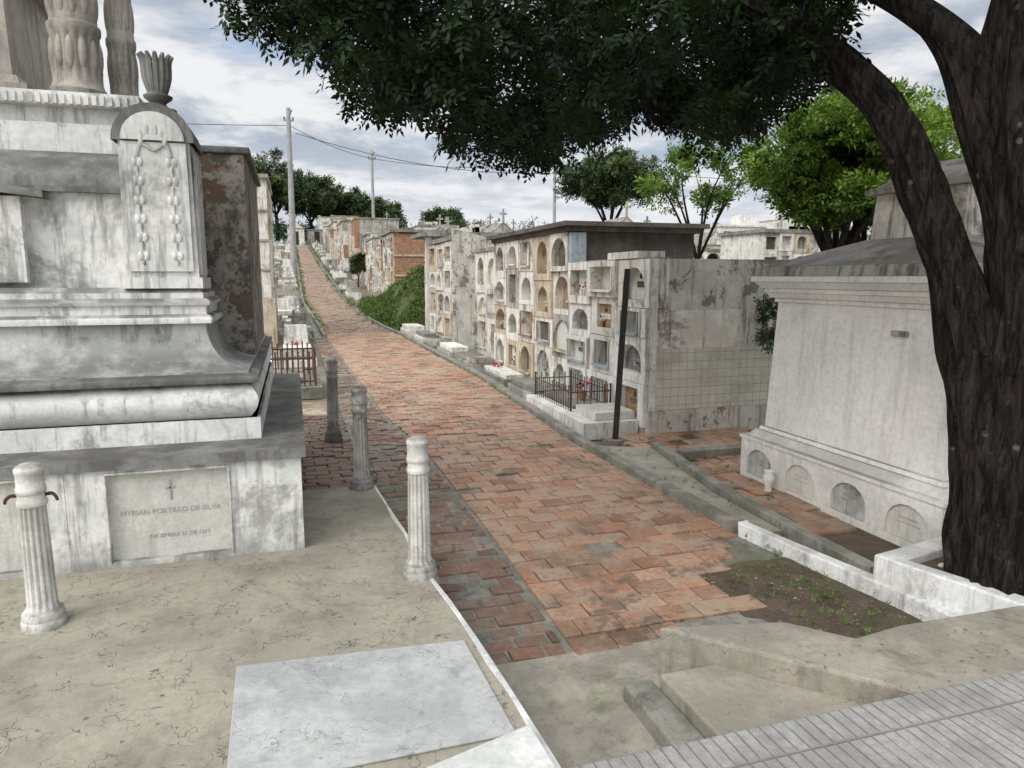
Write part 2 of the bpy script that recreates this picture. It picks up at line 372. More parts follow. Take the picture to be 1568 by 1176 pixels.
yy=[3.0+i*1.0 for i in range(100)]
for y in yy: vs+=[(min(.6,xe(y)-.15),y,Hh(0,y)-.272),(xr(y)+.1,y,Hh(0,y)-.272)]
fs=[(2*i,2*i+1,2*i+3,2*i+2) for i in range(len(yy)-1)]
mb.add(vs,fs,'kerb_concrete'); mb.obj('path_mortar_bed')

# ------------------------------------------------------------------ platform / foreground concrete
mb=MB()
mb.prism([(-9,-3),(.84,-3),(.82,2.1),(.78,2.75),(.74,3.35),(.69,3.8),(.65,4.6),(.57,5.8),(-9,5.82)],-.35,0,'platform_concrete')
mb.obj('concrete_platform',bevel=.012)
mb=MB(); mb.prism([(-.29,2.32),(.73,2.33),(.70,3.06),(-.31,3.13)],0.001,.012,'light_slab'); mb.obj('platform_slab',bevel=.004)
mb=MB(); mb.prism([(-.1,1.9),(.79,1.96),(.775,2.31),(-.1,2.05)],.001,.05,'white_paint')
ey=[2.1,2.3,2.6,2.85,3.1,3.3,3.5,3.8,4.0,4.2,4.4,4.6,4.9,5.2,5.75]
ex=[float(np.interp(q,[2.1,2.6,3.1,3.5,3.8,4.2,4.6,5.2,5.75],[.822,.792,.762,.727,.692,.672,.652,.612,.577])) for q in ey]
outer=[(x+.004+R(-.003,.003),y) for x,y in zip(ex,ey)]; inner=[(x-.016+R(-.012,.008),y) for x,y in zip(ex,ey)]
mb.prism(outer+inner[::-1],-.2,.006,'white_paint')
mb.obj('painted_platform_kerb',bevel=.003)
mb=MB()
mb.box(.85,9,-3,2.1,-.35,.01,'ribbed_concrete'); mb.obj('ribbed_pavement',bevel=.01)
mb=MB()
mb.prism([(.7,1.9),(2.4,1.9),(2.4,2.9),(1.9,3.25),(.7,3.26)],-.4,-.262,'apron_concrete'); mb.obj('lower_concrete_floor')
mb=MB()
mb.prism([(1.65,2.93),(2.28,2.80),(2.5,2.56),(2.8,2.6),(6,2.55),(6,2.104),(2.42,2.104),(2.02,2.53)],-.3,-.002,'apron_concrete'); mb.obj('concrete_ramp_apron',bevel=.015)
mb=MB()
mb.prism([(1.56,2.104),(2.40,2.104),(2.2,2.36),(2.0,2.55),(1.86,2.73),(1.55,2.73)],-.3,-.12,'apron_concrete')
mb.prism([(1.40,2.104),(1.555,2.104),(1.545,2.80),(1.40,2.80)],-.3,-.18,'kerb_concrete')
mb.obj('concrete_steps',bevel=.012)
mb=MB(); vs=[];fs=[]
nxs,nys=16,24
for j in range(nys):
    for i in range(nxs):
        x=2.45+i*.065*1.0; y=2.75+j*.055
        vs.append((x,y,-.272+.018*mnoise.noise(Vector((x*6,y*6,0)))+.02*math.sin(math.pi*i/(nxs-1))))
for j in range(nys-1):
    for i in range(nxs-1): fs.append((j*nxs+i,j*nxs+i+1,(j+1)*nxs+i+1,(j+1)*nxs+i))
mb.add(vs,fs,'soil',True); mb.obj('soil_bed')
def kerb(name,pts,w,z0,z1,mat,bev=.01,seg=.5):
    mb=MB()
    P=[Vector(p) for p in pts]; Q=[]
    for i in range(len(P)-1):
        n=max(1,int((P[i+1]-P[i]).length/seg))
        for k in range(n): Q.append(P[i].lerp(P[i+1],k/n))
    Q.append(P[-1])
    vs=[];fs=[]
    for i,p in enumerate(Q):
        t=(Q[min(i+1,len(Q)-1)]-Q[max(i-1,0)]).normalized(); nn=Vector((-t.y,t.x))
        h=Hh(p.x,p.y); j=R(-.008,.008); a=p+nn*(w/2+R(-.006,.006)); b=p-nn*(w/2+R(-.006,.006))
        vs+=[(a.x,a.y,h+z0),(a.x,a.y,h+z1+j),(b.x,b.y,h+z1+j),(b.x,b.y,h+z0)]
    for i in range(len(Q)-1):
        for k in range(3): fs.append((i*4+k,i*4+k+1,(i+1)*4+k+1,(i+1)*4+k))
    fs+=[(0,1,2,3),tuple(len(vs)-4+k for k in (3,2,1,0))]
    mb.add(vs,fs,mat); return mb.obj(name,bevel=bev)
kerb('white_kerb',[(3.24,4.5),(3.34,3.8),(3.44,3.2),(3.5,2.62)],.09,-.35,-.16,'white_paint')
kerb('path_kerb',[(3.22,4.56),(3.2,6),(3.2,8),(3.48,13),(3.5,24),(2.92,30)],.12,-.35,-.18,'kerb_concrete')
kerb('path_kerb',[(2.58,42),(2.32,60),(2.2,100)],.12,-.35,-.18,'kerb_concrete')
kerb('inner_kerb',[(3.56,3.5),(3.58,4.2),(3.62,5.4),(3.9,7.1)],.10,-.35,-.16,'kerb_concrete')
kerb('left_path_kerb',[(.93,24.2),(.86,28),(.44,36),(.42,100)],.12,-.35,-.17,'kerb_concrete')
mb=MB(); mb.prism([(3.28,4.4),(3.52,4.4),(3.56,5.4),(3.84,7.1),(3.3,7.4),(3.27,5)],-.35,-.225,'apron_concrete'); mb.obj('concrete_verge')
pavers('red_tile_walk',lambda y:float(np.interp(y,[4,5.4,7.1,7.8],[3.64,3.70,3.72,3.6])),lambda y:float(np.interp(y,[4.3,7.8],[4.14,4.9])) if y<6.2 else 5.6,4.3,7.7,.24,.24,'paver_red',-.235,miss=.03)
mb=MB(); mb.box(3.62,5.7,3.5,7.75,-.35,-.262,'soil'); mb.obj('soil_strip')
mb=MB(); mb.box(3.95,5.7,6.6,6.75,-.3,-.16,'kerb_concrete'); mb.obj('cross_kerb',bevel=.01)
mb=MB()
mb.prism([(3.38,3.36),(3.50,3.24),(3.72,2.585),(3.60,2.56)],-.35,0.004,'white_paint')
mb.prism([(3.38,3.364),(3.505,3.244),(4.1,3.36),(4.1,3.50)],-.35,0.0,'white_paint')
mb.prism([(3.50,3.236),(4.1,3.35),(6,3.3),(6,2.57),(3.726,2.59)],-.35,-.045,'soil')
mb.obj('tree_planter',bevel=.012)

# ------------------------------------------------------------------ bollards
def bollard(x,y,z,h,mat,r=.066,hooks=(),lean=0.):
    mb=MB(); k=h/.82
    prof=[(.098,0),(.098,.030),(.090,.042),(.093,.055),(.088,.078),(.074,.088),(.070,.10),(.066,.115),(.062,.36),(.057,.605),(.0575,.61),(.064,.615),(.066,.628),(.064,.640),(.0595,.645),(.0590,.672),(.063,.676),(.0645,.690),(.063,.703),(.0595,.707),(.0595,.772),(.063,.777),(.063,.795),(.054,.808),(.036,.818),(.0,.82)]
    prof=[(a*r/.066,b*k) for a,b in prof]
    mb.lathe(0,0,prof,84,mat,flutes=14,fa=.17,frange=(.10*k,.607*k),cap=False)
    mb.prism([(.11*math.cos(i*math.pi/4+.39),.11*math.sin(i*math.pi/4+.39)) for i in range(8)],-.3,.004,mat)
    for s in hooks:
        mb.tube([(s*.05,0,.66),(s*.085,0,.665),(s*.105,-.01,.65),(s*.11,-.01,.63)],[.009,.009,.008,.007],'rust_iron',6,4)
    o=mb.obj('stone_bollard'); o.location=(x,y,z); o.rotation_euler=(0,lean,0)
bollard(-1.25,3.84,0,.82,'bollard_stone',hooks=(-1,1))
bollard(.63,3.88,0,.82,'bollard_stone',hooks=(-1,))
bollard(.47,5.82-.08,0,.84,'bollard_grey')
bollard(.36,8.07,-.1,.92,'bollard_grey',lean=.02)

# ------------------------------------------------------------------ left monument
def fy(y0): return lambda a,z,d:(a,y0+d,z)
def fx(x0): return lambda a,z,d:(x0+d,a,z)
mon=MB(); L=-5.0
f=fy(4.5)
def panelbay(a0,a1,h0,h1):
    mon.arch_panel(f,a0,a1,0,.60,h0,h1,.035,.565,False,0,.05,'marble')
    mon.mbox(f,h0,h1,.03,.57,.045,.08,'marble_panel')
    mon.mbox(f,h0-.012,h1+.012,.566,.578,-.008,.03,'marble'); mon.mbox(f,h0-.012,h0-.001,.03,.565,-.006,.03,'marble'); mon.mbox(f,h1+.001,h1+.012,.03,.565,-.006,.03,'marble')
panelbay(-1.30,0,-1.09,-.43); panelbay(-2.7,-1.302,-2.28,-1.5)
mon.box(-1.30,-.001,4.58,8.0,-.02,.598,'marble'); mon.box(L,-1.302,4.58,8.0,-.02,.598,'marble')
mon.box(L,.0,7.9,8.05,0,.6,'marble')
mon.box(L,.03,4.47,8.1,.60,.66,'marble_dark',0,0)
def layer(ix,iy,z0,z1,mat='marble'): mon.box(L,-ix,4.5+iy,8.0,z0,z1,mat,0,0)
layer(.24,.33,.66,.80)
def sweep(prof,mat):
    vs=[];fs=[]
    for ins,z in prof:
        vs+=[(L,4.5+ins+.08,z),(-ins,4.5+ins+.08,z),(-ins,8.0,z)]
    for j in range(len(prof)-1):
        for k in range(2): fs.append((j*3+k,j*3+k+1,(j+1)*3+k+1,(j+1)*3+k))
    mon.add(vs,fs,mat)
tor=[(.30,.795),(.26,.80)]+[(.30-.055*math.sin(math.pi*i/10),.80+.22*i/10) for i in range(11)]+[(.31,1.022)]
sweep(tor,'marble')
sweep([(.31,1.02),(.245,1.03),(.235,1.055),(.24,1.075),(.30,1.09)],'marble_dark')
cove=[(.30,1.085),(.30,1.10)]+[(.30+.27*math.sin(math.pi/2*i/8),1.10+.30*(1-math.cos(math.pi/2*i/8))) for i in range(9)]
sweep(cove,'marble_stained')
sweep([(.59,1.398),(.53,1.40),(.525,1.43),(.535,1.45),(.56,1.46),(.56,1.515),(.54,1.52),(.53,1.54),(.55,1.56),(.575,1.565),(.575,1.60),(.60,1.62),(.62,1.635)],'marble')
mon.box(L,-.6,5.2,8.0,1.0,1.63,'marble')
mon.box(L,-1.03,5.32,7.6,1.6,2.24,'marble')
mon.arch_panel(fy(5.22),-2.6,-1.60,1.67,2.2,-2.3,-1.74,1.76,2.1,False,0,.05,'marble')
mon.mbox(fy(5.22),-2.32,-1.72,1.74,2.12,.04,.06,'marble_panel')
mon.box(-3.2,-1.61,5.27,5.32,1.66,2.16,'marble')
n=14; pv=[]
for i in range(n+1):
    u=i/n; x=-3.3+u*1.85; z=2.235+.30*(1-(u)**1.3)*(.75+.25*math.cos(math.pi*u))
    pv.append((x,z))
for i in range(n):
    (xa,za),(xb,zb)=pv[i],pv[i+1]
    mon.add([(xa,5.14,za-.045),(xb,5.14,zb-.045),(xb,5.14,zb),(xa,5.14,za),(xa,6.0,za-.045),(xb,6.0,zb-.045),(xb,6.0,zb),(xa,6.0,za)],[(0,1,2,3),(3,2,6,7),(0,4,5,1)],'marble_dark')
    if xb<-1.6: mon.add([(xa,5.22,2.19),(xb,5.22,2.19),(xb,5.22,zb-.045),(xa,5.22,za-.045)],[(0,1,2,3)],'marble')
mon.box(L,-1.0,5.27,7.6,2.24,2.275,'marble_dark')
vs=[];fs=[]
for i in range(9):
    a=math.pi/2*i/8; vs+=[(L,5.30+.42*(1-math.cos(a)),2.275+.27*math.sin(a)),(-1.02,5.30+.42*(1-math.cos(a)),2.275+.27*math.sin(a))]
for i in range(8): fs.append((2*i,2*i+1,2*i+3,2*i+2))
mon.add(vs,fs,'marble_dark',True)
mon.box(L,-1.05,5.74,7.6,2.25,2.72,'marble')
px0,px1,py0=-1.03,-.59,5.16
mon.box(px0,px1,py0,5.62,1.63,2.56,'marble',.012,.012)
mon.box(px0-.02,px1+.02,py0-.02,5.64,1.63,1.70,'marble')
fp=fy(py0-.012)
def archslab(a0,a1,z0,d0,d1,rise,mat,th=.0):
    c=(a0+a1)/2; rx=(a1-a0)/2; n=14
    top=[(c-rx*math.cos(math.pi*i/n),z0+rise*math.sin(math.pi*i/n)) for i in range(n+1)]
    fr_=[fp(a,z,d0) for a,z in top]; bk=[fp(a,z,d1) for a,z in top]
    N=n+1
    mon.add(fr_+bk,[tuple(range(N)),tuple(range(N,2*N))[::-1]]+[(i,i+1,N+i+1,N+i) for i in range(n)],mat)
archslab(px0-.02,px1+.02,2.555,-.01,.47,.235,'marble_dark')
archslab(px0+.035,px1-.035,2.56,-.022,.0,.175,'marble')
mon.mbox(fp,px0+.03,px1-.03,1.74,2.55,-.006,.01,'marble')
for k in range(3):
    mon.box(px1-.006,px1+.014,5.24+k*.11,5.29+k*.11,1.72,2.5,'marble')
# palmette and bell-flower garlands
for k in range(-4,5):
    a=k*.36; mon.ell((-.81+.07*math.sin(a),py0-.024,2.56+.065*math.cos(a)),(.016,.014,.05),'marble_stained' if k%2 else 'marble')
for k in (-1,1):
    x0=-.81+k*.10
    for j in range(6):
        z=2.44-j*.118
        for q in (-1,1):
            mon.ell((x0+q*.019,py0-.012,z-.012),(.019,.016,.036),'marble',8,6)
        mon.ell((x0,py0-.018,z-.054),(.010,.014,.020),'marble_stained',6,4)
        mon.ell((x0,py0-.014,z+.04),(.009,.012,.026),'marble_stained',6,4)
mon.tube([(-.91,py0-.014,2.46),(-.88,py0-.018,2.54),(-.81,py0-.02,2.50),(-.74,py0-.018,2.54),(-.71,py0-.014,2.46)],[.014]*5,'marble_stained',6,3)
ux,uy=-.80,5.40
mon.lathe(ux,uy,[(.11,2.76),(.11,2.80),(.06,2.815),(.045,2.84),(.085,2.87),(.09,2.885),(.06,2.90),(.05,2.93),(.07,3.02),(.075,3.05)],28,'marble_dark')
for k in range(13):
    a=2*math.pi*k/13; c,s_=math.cos(a),math.sin(a)
    mon.tube([(ux+.045*c,uy+.045*s_,2.90),(ux+.070*c,uy+.070*s_,3.0),(ux+.078*c,uy+.078*s_,3.10),(ux+.105*c,uy+.105*s_,3.14)],[.016,.022,.020,.010],'marble_dark',6,3)
mon.obj('marble_mausoleum',bevel=.007)
mobj=bpy.data.objects['marble_mausoleum']
def text(body,x,y,z,size,parent,mat='marble_dark',rot=(math.pi/2,0,0)):
    c=bpy.data.curves.new('inscription','FONT'); c.body=body; c.size=size; c.extrude=.002; c.align_x='CENTER'
    c.materials.append(MATS[mat]); o=bpy.data.objects.new('inscription',c); scene.collection.objects.link(o)
    o.location=(x,y,z); o.rotation_euler=rot; o.parent=parent
weather('engraving',(.42,.415,.39),(.38,.375,.35),blotch=.1,streak=0,top=0)
text('MYRIAN PORTILLO DE SILVA',-.76,4.544,.30,.043,mobj,'engraving'); text('DICIEMBRE 21 DE 1971',-.72,4.544,.15,.034,mobj,'engraving')
mb=MB(); mb.box(-.762,-.752,4.538,4.547,.38,.50,'engraving'); mb.box(-.785,-.729,4.538,4.5465,.452,.461,'engraving'); o=mb.obj('engraved_cross',parent=mobj)
text('TITO PABLO\nVELASQUEZ',-1.85,4.544,.30,.05,mobj,'engraving')
mb=MB(); mb.box(-1.2,-.31,5.9,7.9,1.0,2.62,'peeling'); mb.box(-1.24,-.27,5.88,7.95,2.62,2.67,'marble_dark'); mb.obj('peeling_plaster_wall',bevel=.01)
mb=MB()
mb.box(-5,-1.05,5.80,8.2,2.7,2.86,'marble')
mb.box(-5,-1.0,5.76,8.2,2.72,2.75,'marble')
mb.box(-5,-.97,5.72,8.2,2.86,2.95,'marble')
for k in range(60):
    x=-3.9+k*.048; mb.box(x,x+.028,5.70,5.722,2.865,2.93,'marble')
mb.box(-3.5,-1.72,6.0,7.5,2.95,3.05,'upper_stone'); mb.box(-3.4,-1.78,6.06,7.4,3.05,3.12,'upper_stone',.03,.03)
mb.box(-3.3,-1.84,6.12,7.3,3.12,3.9,'upper_stone',.03,.03); mb.box(-3.4,-1.78,6.06,7.4,3.9,4.0,'upper_stone')
mb.tube([(-2.05,6.12,3.35),(-2.0,6.09,3.4),(-2.05,6.09,3.45),(-2.1,6.1,3.4)],[.03,.04,.04,.03],'upper_stone',8,3)
def column(cx,cy,r,z0):
    prof=[(1.25,0),(1.25,.05),(1.12,.07),(1.18,.11),(1.05,.14),(1,.17),(1.0,.24),(1.02,.25),(.98,.50),(1.06,.53),(1.06,.57),(.94,.59),(.93,.9),(1.0,.94),(1,.98),(.9,1.0),(.88,1.8)]
    mb.lathe(cx,cy,[(a*r,b) for a,b in prof],64,'upper_stone',flutes=16,fa=.10,frange=(.18,.52),z0=z0)
    for j,(zc,hh) in enumerate(((.36,.12),(.74,.13))):
        for k in range(12):
            a=2*math.pi*(k+.5*j)/12; rr=r*(.90 if j==0 else .84)
            mb.ell((cx+rr*math.cos(a),cy+rr*math.sin(a),z0+zc),(r*.2,r*.2,hh),'upper_stone',10,8)
column(-1.46,6.25,.165,2.95); column(-1.20,6.5,.10,2.95)
mb.obj('column_monument',bevel=.006)

# ------------------------------------------------------------------ niche blocks
PAL=['block_white','block_white','block_white','grave_white','block_grey','block_white','block_cream','grave_white','block_cream']
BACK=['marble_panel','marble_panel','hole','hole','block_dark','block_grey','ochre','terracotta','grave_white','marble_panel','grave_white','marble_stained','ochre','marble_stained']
def niches(mb,fn,a0,a1,z0,z1,cols,rows,detail=True,pal=PAL,back=BACK):
    ca=[a0+(a1-a0)*(i+(R(-.10,.10) if 0<i<cols else 0))/cols for i in range(cols+1)]
    for i in range(cols):
        rz=[z0+(z1-z0)*(j+(R(-.2,.2) if 0<j<rows else 0))/rows for j in range(rows+1)]
        for j in range(rows):
            A,B,Z0,Z1=ca[i]+.003,ca[i+1]-.003,rz[j]+.003,rz[j+1]-.003
            w=B-A;h=Z1-Z0; pr=R(-.07,.0); m=random.choice(pal); bm=random.choice(back)
            kx=R(.09,.26); h0,h1=A+w*kx,B-w*kx; hz0,hz1=Z0+h*R(.12,.22),Z1-h*R(.10,.2); arch=random.random()<.5
            dep=R(.03,.16) if bm!='hole' else .24
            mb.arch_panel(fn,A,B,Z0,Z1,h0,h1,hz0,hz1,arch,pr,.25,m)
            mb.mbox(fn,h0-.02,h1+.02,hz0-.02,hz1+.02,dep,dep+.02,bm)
            if not detail: continue
            r=random.random()
            if r<.4:
                fm=random.choice(pal+['blue_tile','marble_dark','block_grey','terracotta']); tw=.03
                mb.mbox(fn,h0-tw,h0-.002,hz0,hz1-(h*.2 if arch else 0),pr-.02,pr+.01,fm); mb.mbox(fn,h1+.002,h1+tw,hz0,hz1-(h*.2 if arch else 0),pr-.02,pr+.01,fm)
                mb.mbox(fn,h0-tw-.01,h1+tw+.01,hz0-.035,hz0-.002,pr-.05,pr+.01,fm)
            if r>.25 and bm!='hole':
                cx=(h0+h1)/2+R(-.02,.02); cz=(hz0+hz1)/2
                pm=random.choice(['grave_white','marble_dark','block_dark','marble_panel','ochre'])
                pw,ph=w*R(.08,.2),h*R(.06,.12)
                mb.mbox(fn,cx-pw,cx+pw,cz-ph,cz+ph*.6,dep-.015,dep+.005,pm)
                mb.mbox(fn,cx-pw*.7,cx+pw*.7,cz-ph*.3,cz-ph*.2,dep-.018,dep,'block_grey')
                if R(0,1)<.35:  # little oval photograph
                    p=fn(cx,cz+h*.15,dep); mb.ell(p,(.03,.03,.035),'block_dark',8,6)
                elif R(0,1)<.5:
                    mb.mbox(fn,cx-.012,cx+.012,cz+h*.1,cz+h*.27,dep-.02,dep+.005,'marble_dark'); mb.mbox(fn,cx-.04,cx+.04,cz+h*.19,cz+h*.22,dep-.021,dep+.004,'marble_dark')
            if r>.55:
                cx=R(h0+.06,h1-.06); zz=hz0; p=fn(cx,zz,min(dep-.03,.04))
                mb.lathe(p[0],p[1],[(.02,0),(.03,.03),(.022,.07),(.03,.09)],8,random.choice(['terracotta','grave_white','marble_dark']),z0=p[2])
                fc=random.choice(['flower_red','flower_pink','flower_yellow','grave_white'])
                for _ in range(8):
                    mb.ell((p[0]+R(-.05,.05),p[1]+R(-.05,.05),p[2]+.11+R(-.02,.06)),(.017,.017,.015),random.choice([fc,fc,'leaf_mid','grave_white']),6,4)
def block(name,x0,y0,y1,z0,z1,depth,cols,rows,side='block_grey',roof='roof_grey',over=.08,detail=True,slope=0.,pal=PAL,back=BACK):
    mb=MB()
    niches(mb,fx(x0),y0,y1,z0+.12,z1,cols,rows,detail,pal,back)
    mb.box(x0-.06,x0+.25,y0,y1,z0-.5,z0+.115,'block_grey')
    mb.box(x0+.252,x0+depth,y0+.004,y1-.004,z0-.5,z1,side)
    zr=z1+.002
    mb.box(x0-over,x0+depth+over,y0-over*.6,y1,zr,zr+.09,roof)
    for _ in range(3):
        a=R(y0,y1-.5); mb.box(x0-.02,x0+.3,a,a+R(.3,.9),zr+.092,zr+R(.15,.35),random.choice(pal))
    return mb.obj(name,bevel=0)
def exA(mb):
    x0,y0=4.17,7.86
    mb.box(x0+.02,x0+2.5,y0-.02,y0+.003,.05,.82,'glazed_tile')
    mb.box(x0+.01,x0+2.5,y0-.012,y0+.003,.822,1.30,'block_white')
    mb.box(x0-.02,x0+2.5,y0-.035,y0+.003,-.3,.048,'mould_plaster')
    mb.box(x0+.0,x0+.09,y0-.03,y0-.021,.05,1.93,'grave_white')
    mb.box(x0-.03,x0+.35,y0+.3,y0+1.2,1.94,2.03,'block_white')
def raw_block(name,x0,y0,y1,z0,z1,depth,cols,rows,side,extra,**k):
    mb=MB(); niches(mb,fx(x0),y0,y1,z0+.1,z1,cols,rows,**k)
    mb.box(x0-.05,x0+.25,y0+.004,y1,z0-.5,z0+.095,'block_grey')
    mb.box(x0+.252,x0+depth,y0+.004,y1-.004,z0-.5,z1-.002,side)
    mb.box(x0-.0,x0+.25,y0+.004,y1-.004,z1+.002,z1+.015,'block_grey')
    extra(mb); return mb.obj(name)
raw_block('tiled_niche_tomb',4.17,7.86,10.5,-.27,1.93,2.5,3,4,'mould_plaster',exA,pal=['block_white','grave_white','block_white','grave_white','block_white'],back=['marble_panel','ochre','ochre','marble_dark','marble_panel','marble_panel','hole'])
def exB(mb):
    mb.box(4.15,6.5,10.52,15.1,2.42,2.50,'block_dark'); mb.box(4.05,6.6,10.45,15.15,2.50,2.57,'block_dark')
    mb.box(4.20,4.45,10.55,10.66,-.2,2.40,'blue_tile')
raw_block('columbarium',4.25,10.68,15.1,-.27,2.42,2.2,5,4,'block_dark',exB)
def exC(mb): mb.box(4.3,6.0,15.15,17.3,2.30,2.38,'roof_grey')
raw_block('niche_tomb',4.4,15.15,17.3,-.27,2.30,2.0,2,3,'block_grey',exC)
mb=MB(); niches(mb,fx(4.28),19.64,23,-.1,2.7,3,4)
mb.add([(4.26,19.6,-.5),(6.6,19.6,-.5),(6.6,19.6,2.5),(4.26,19.6,3.05),(4.26,19.64,-.5),(6.6,19.64,-.5),(6.6,19.64,2.5),(4.26,19.64,3.05)],[(0,1,2,3),(3,2,6,7),(4,7,6,5),(0,3,7,4),(1,5,6,2)],'mould_plaster')
mb.box(4.53,6.5,19.65,23,-.5,2.45,'block_grey'); mb.box(4.2,6.7,19.66,23.1,2.72,2.84,'roof_grey')
mb.obj('plaster_niche_tomb')
def exE(mb): mb.box(4.0,6.4,23.15,25.2,3.02,3.14,'roof_grey'); mb.box(4.2,4.4,23.3,23.5,-.3,3.0,'grave_white')
raw_block('slab_roof_tomb',4.5,23.3,25.2,-.27,3.0,2.0,2,4,'block_white',exE)
def exF(mb): 
    mb.box(4.22,6.9,31.0,31.03,-.4,3.55,'brick'); mb.box(4.05,7.0,30.9,35.1,3.62,3.74,'roof_grey')
    mb.box(4.15,6.9,30.96,30.999,1.75,1.83,'block_cream'); mb.box(4.15,6.9,30.96,30.999,2.6,2.68,'block_cream')
raw_block('brick_niche_tomb',4.2,31.04,35,-.1,3.6,2.6,4,5,'brick',exF)
y=35.5; k=0
sides=['terracotta','block_cream','block_white','block_cream','block_cream','block_grey','mould_plaster','block_white']
while y<112:
    L_=R(2.2,5.0); x0=4.0+R(-.6,.7); h=Hh(5,y+L_*.5); hh=R(2.1,3.6)
    block('niche_tomb',x0,y,y+L_,h-.35,h+hh,R(2.2,3),max(2,int(L_/.9)),4,side=random.choice(sides),detail=y<55,over=R(.03,.15),pal=PAL+['block_cream','terracotta','block_grey'])
    y+=L_+R(.05,1.6); k+=1
def tomb_house(x,y,w,d,h,mat,cross=True,gable=True,name='chapel_tomb'):
    mb=MB(); z=Hh(x,y)-.4
    mb.box(x,x+w,y,y+d,z-.4,z+h,mat); c=x+w/2; rz=w*.42
    if gable:
        mb.add([(x-.1,y-.12,z+h),(x+w+.1,y-.12,z+h),(c,y-.12,z+h+rz),(x-.1,y+d+.1,z+h),(x+w+.1,y+d+.1,z+h),(c,y+d+.1,z+h+rz)],[(0,1,2),(3,5,4),(0,2,5,3),(1,4,5,2),(0,3,4,1)],'roof_grey')
        mb.add([(x+.1,y-.125,z+h+.05),(x+w-.1,y-.125,z+h+.05),(c,y-.125,z+h+rz-.12)],[(0,1,2)],mat)
    else:
        mb.box(x-.1,x+w+.1,y-.1,y+d+.1,z+h+.002,z+h+.12,'roof_grey'); rz=.1
    mb.box(c-.35,c+.35,y-.02,y-.002,z+.2,z+2.0,'hole')
    if cross:
        zz=z+h+rz; mb.box(c-.05,c+.05,y-.08,y+.02,zz-.05,zz+.75,'block_grey'); mb.box(c-.22,c+.22,y-.075,y+.015,zz+.42,zz+.52,'block_grey')
    mb.obj(name)
tomb_house(15.2,33.5,2.2,2.5,3.7,'block_cream')
tomb_house(10.6,40,2.2,2.5,3.3,'block_grey'); tomb_house(18.6,38,2.4,2.5,3.0,'block_white')
tomb_house(8.2,46,2,2.5,3,'block_cream'); tomb_house(13,52,2.4,2.5,3.0,'block_white')
# tombs closing the top of the street
tomb_house(-.4,103,2.2,2.5,2.4,'block_white'); tomb_house(2.2,104,2.6,2.5,2.2,'block_grey',gable=False)
def fyrow(x0,x1,y,h,cols,rows,side,name='niche_tomb'):
    mb=MB(); z=Hh((x0+x1)/2,y)-.3
    niches(mb,fy(y),x0,x1,z,z+h,cols,rows,False)
    mb.box(x0,x1,y+.252,y+2.5,z-.3,z+h-.002,side); mb.box(x0-.1,x1+.1,y-.1,y+2.6,z+h,z+h+.12,'roof_grey')
    for _ in range(3):
        a=R(x0,x1-.6); mb.box(a,a+R(.3,1.0),y-.05,y+.6,z+h+.122,z+h+R(.2,.5),random.choice(PAL))
    mb.obj(name)
fyrow(7.5,10.5,24,3.4,3,4,'block_grey'); fyrow(10.8,14.6,27,3.3,4,4,'block_white'); fyrow(7.2,11,31,3.5,4,4,'block_cream')
fyrow(15.2,18.2,20.8,3.5,5,5,'grave_white'); fyrow(18.4,20.6,19.2,3.0,4,4,'grave_white'); fyrow(20.5,27,24,3.6,8,5,'grave_white'); fyrow(14.3,18.2,29,3.0,4,4,'block_grey')
fyrow(17,22,32,2.9,5,4,'block_grey'); fyrow(21,28,40,2.8,7,4,'block_white')
for i in range(44):
    x=R(8,45);y=R(38,104)
    if y<0.5*x+20: continue
    h=R(2.0,3.1)
    if random.random()<.5: fyrow(x,x+R(3,6),y,h,4,4,random.choice(sides))
    else: tomb_house(x,y,R(1.6,2.4),2.4,h,random.choice(['block_white','block_cream','block_grey','terracotta']),gable=random.random()<.5)
def apartment(x,y,w,d,floors):
    mb=MB(); z=-.3; h=floors*2.8
    cols=int(w/2.2)
    for i in range(cols):
        for j in range(floors):
            a0=x+i*w/cols; a1=a0+w/cols
            mb.arch_panel(fy(y),a0+.002,a1-.002,z+j*2.8+.002,z+j*2.8+2.798,a0+.55,a1-.55,z+j*2.8+.9,z+j*2.8+2.2,False,0,.25,'grave_white')
            mb.mbox(fy(y),a0+.5,a1-.5,z+j*2.8+.85,z+j*2.8+2.25,.12,.16,'hole')
            mb.mbox(fy(y),(a0+a1)/2-.03,(a0+a1)/2+.03,z+j*2.8+.9,z+j*2.8+2.2,.08,.119,'grave_white')
    mb.box(x,x+w,y+.252,y+d,z,z+h,'grave_white'); mb.box(x-.2,x+w+.2,y-.2,y+d+.2,z+h+.002,z+h+.25,'grave_white')
    mb.box(x+w*.3,x+w*.5,y+1,y+3,z+h+.252,z+h+1.6,'grave_white')
    mb.obj('white_apartment_building')
apartment(52,80,12,8,3); apartment(66,76,13,8,3); apartment(75,96,14,8,4); apartment(48,104,14,8,3); apartment(90,80,12,8,3); apartment(96,104,14,8,4)

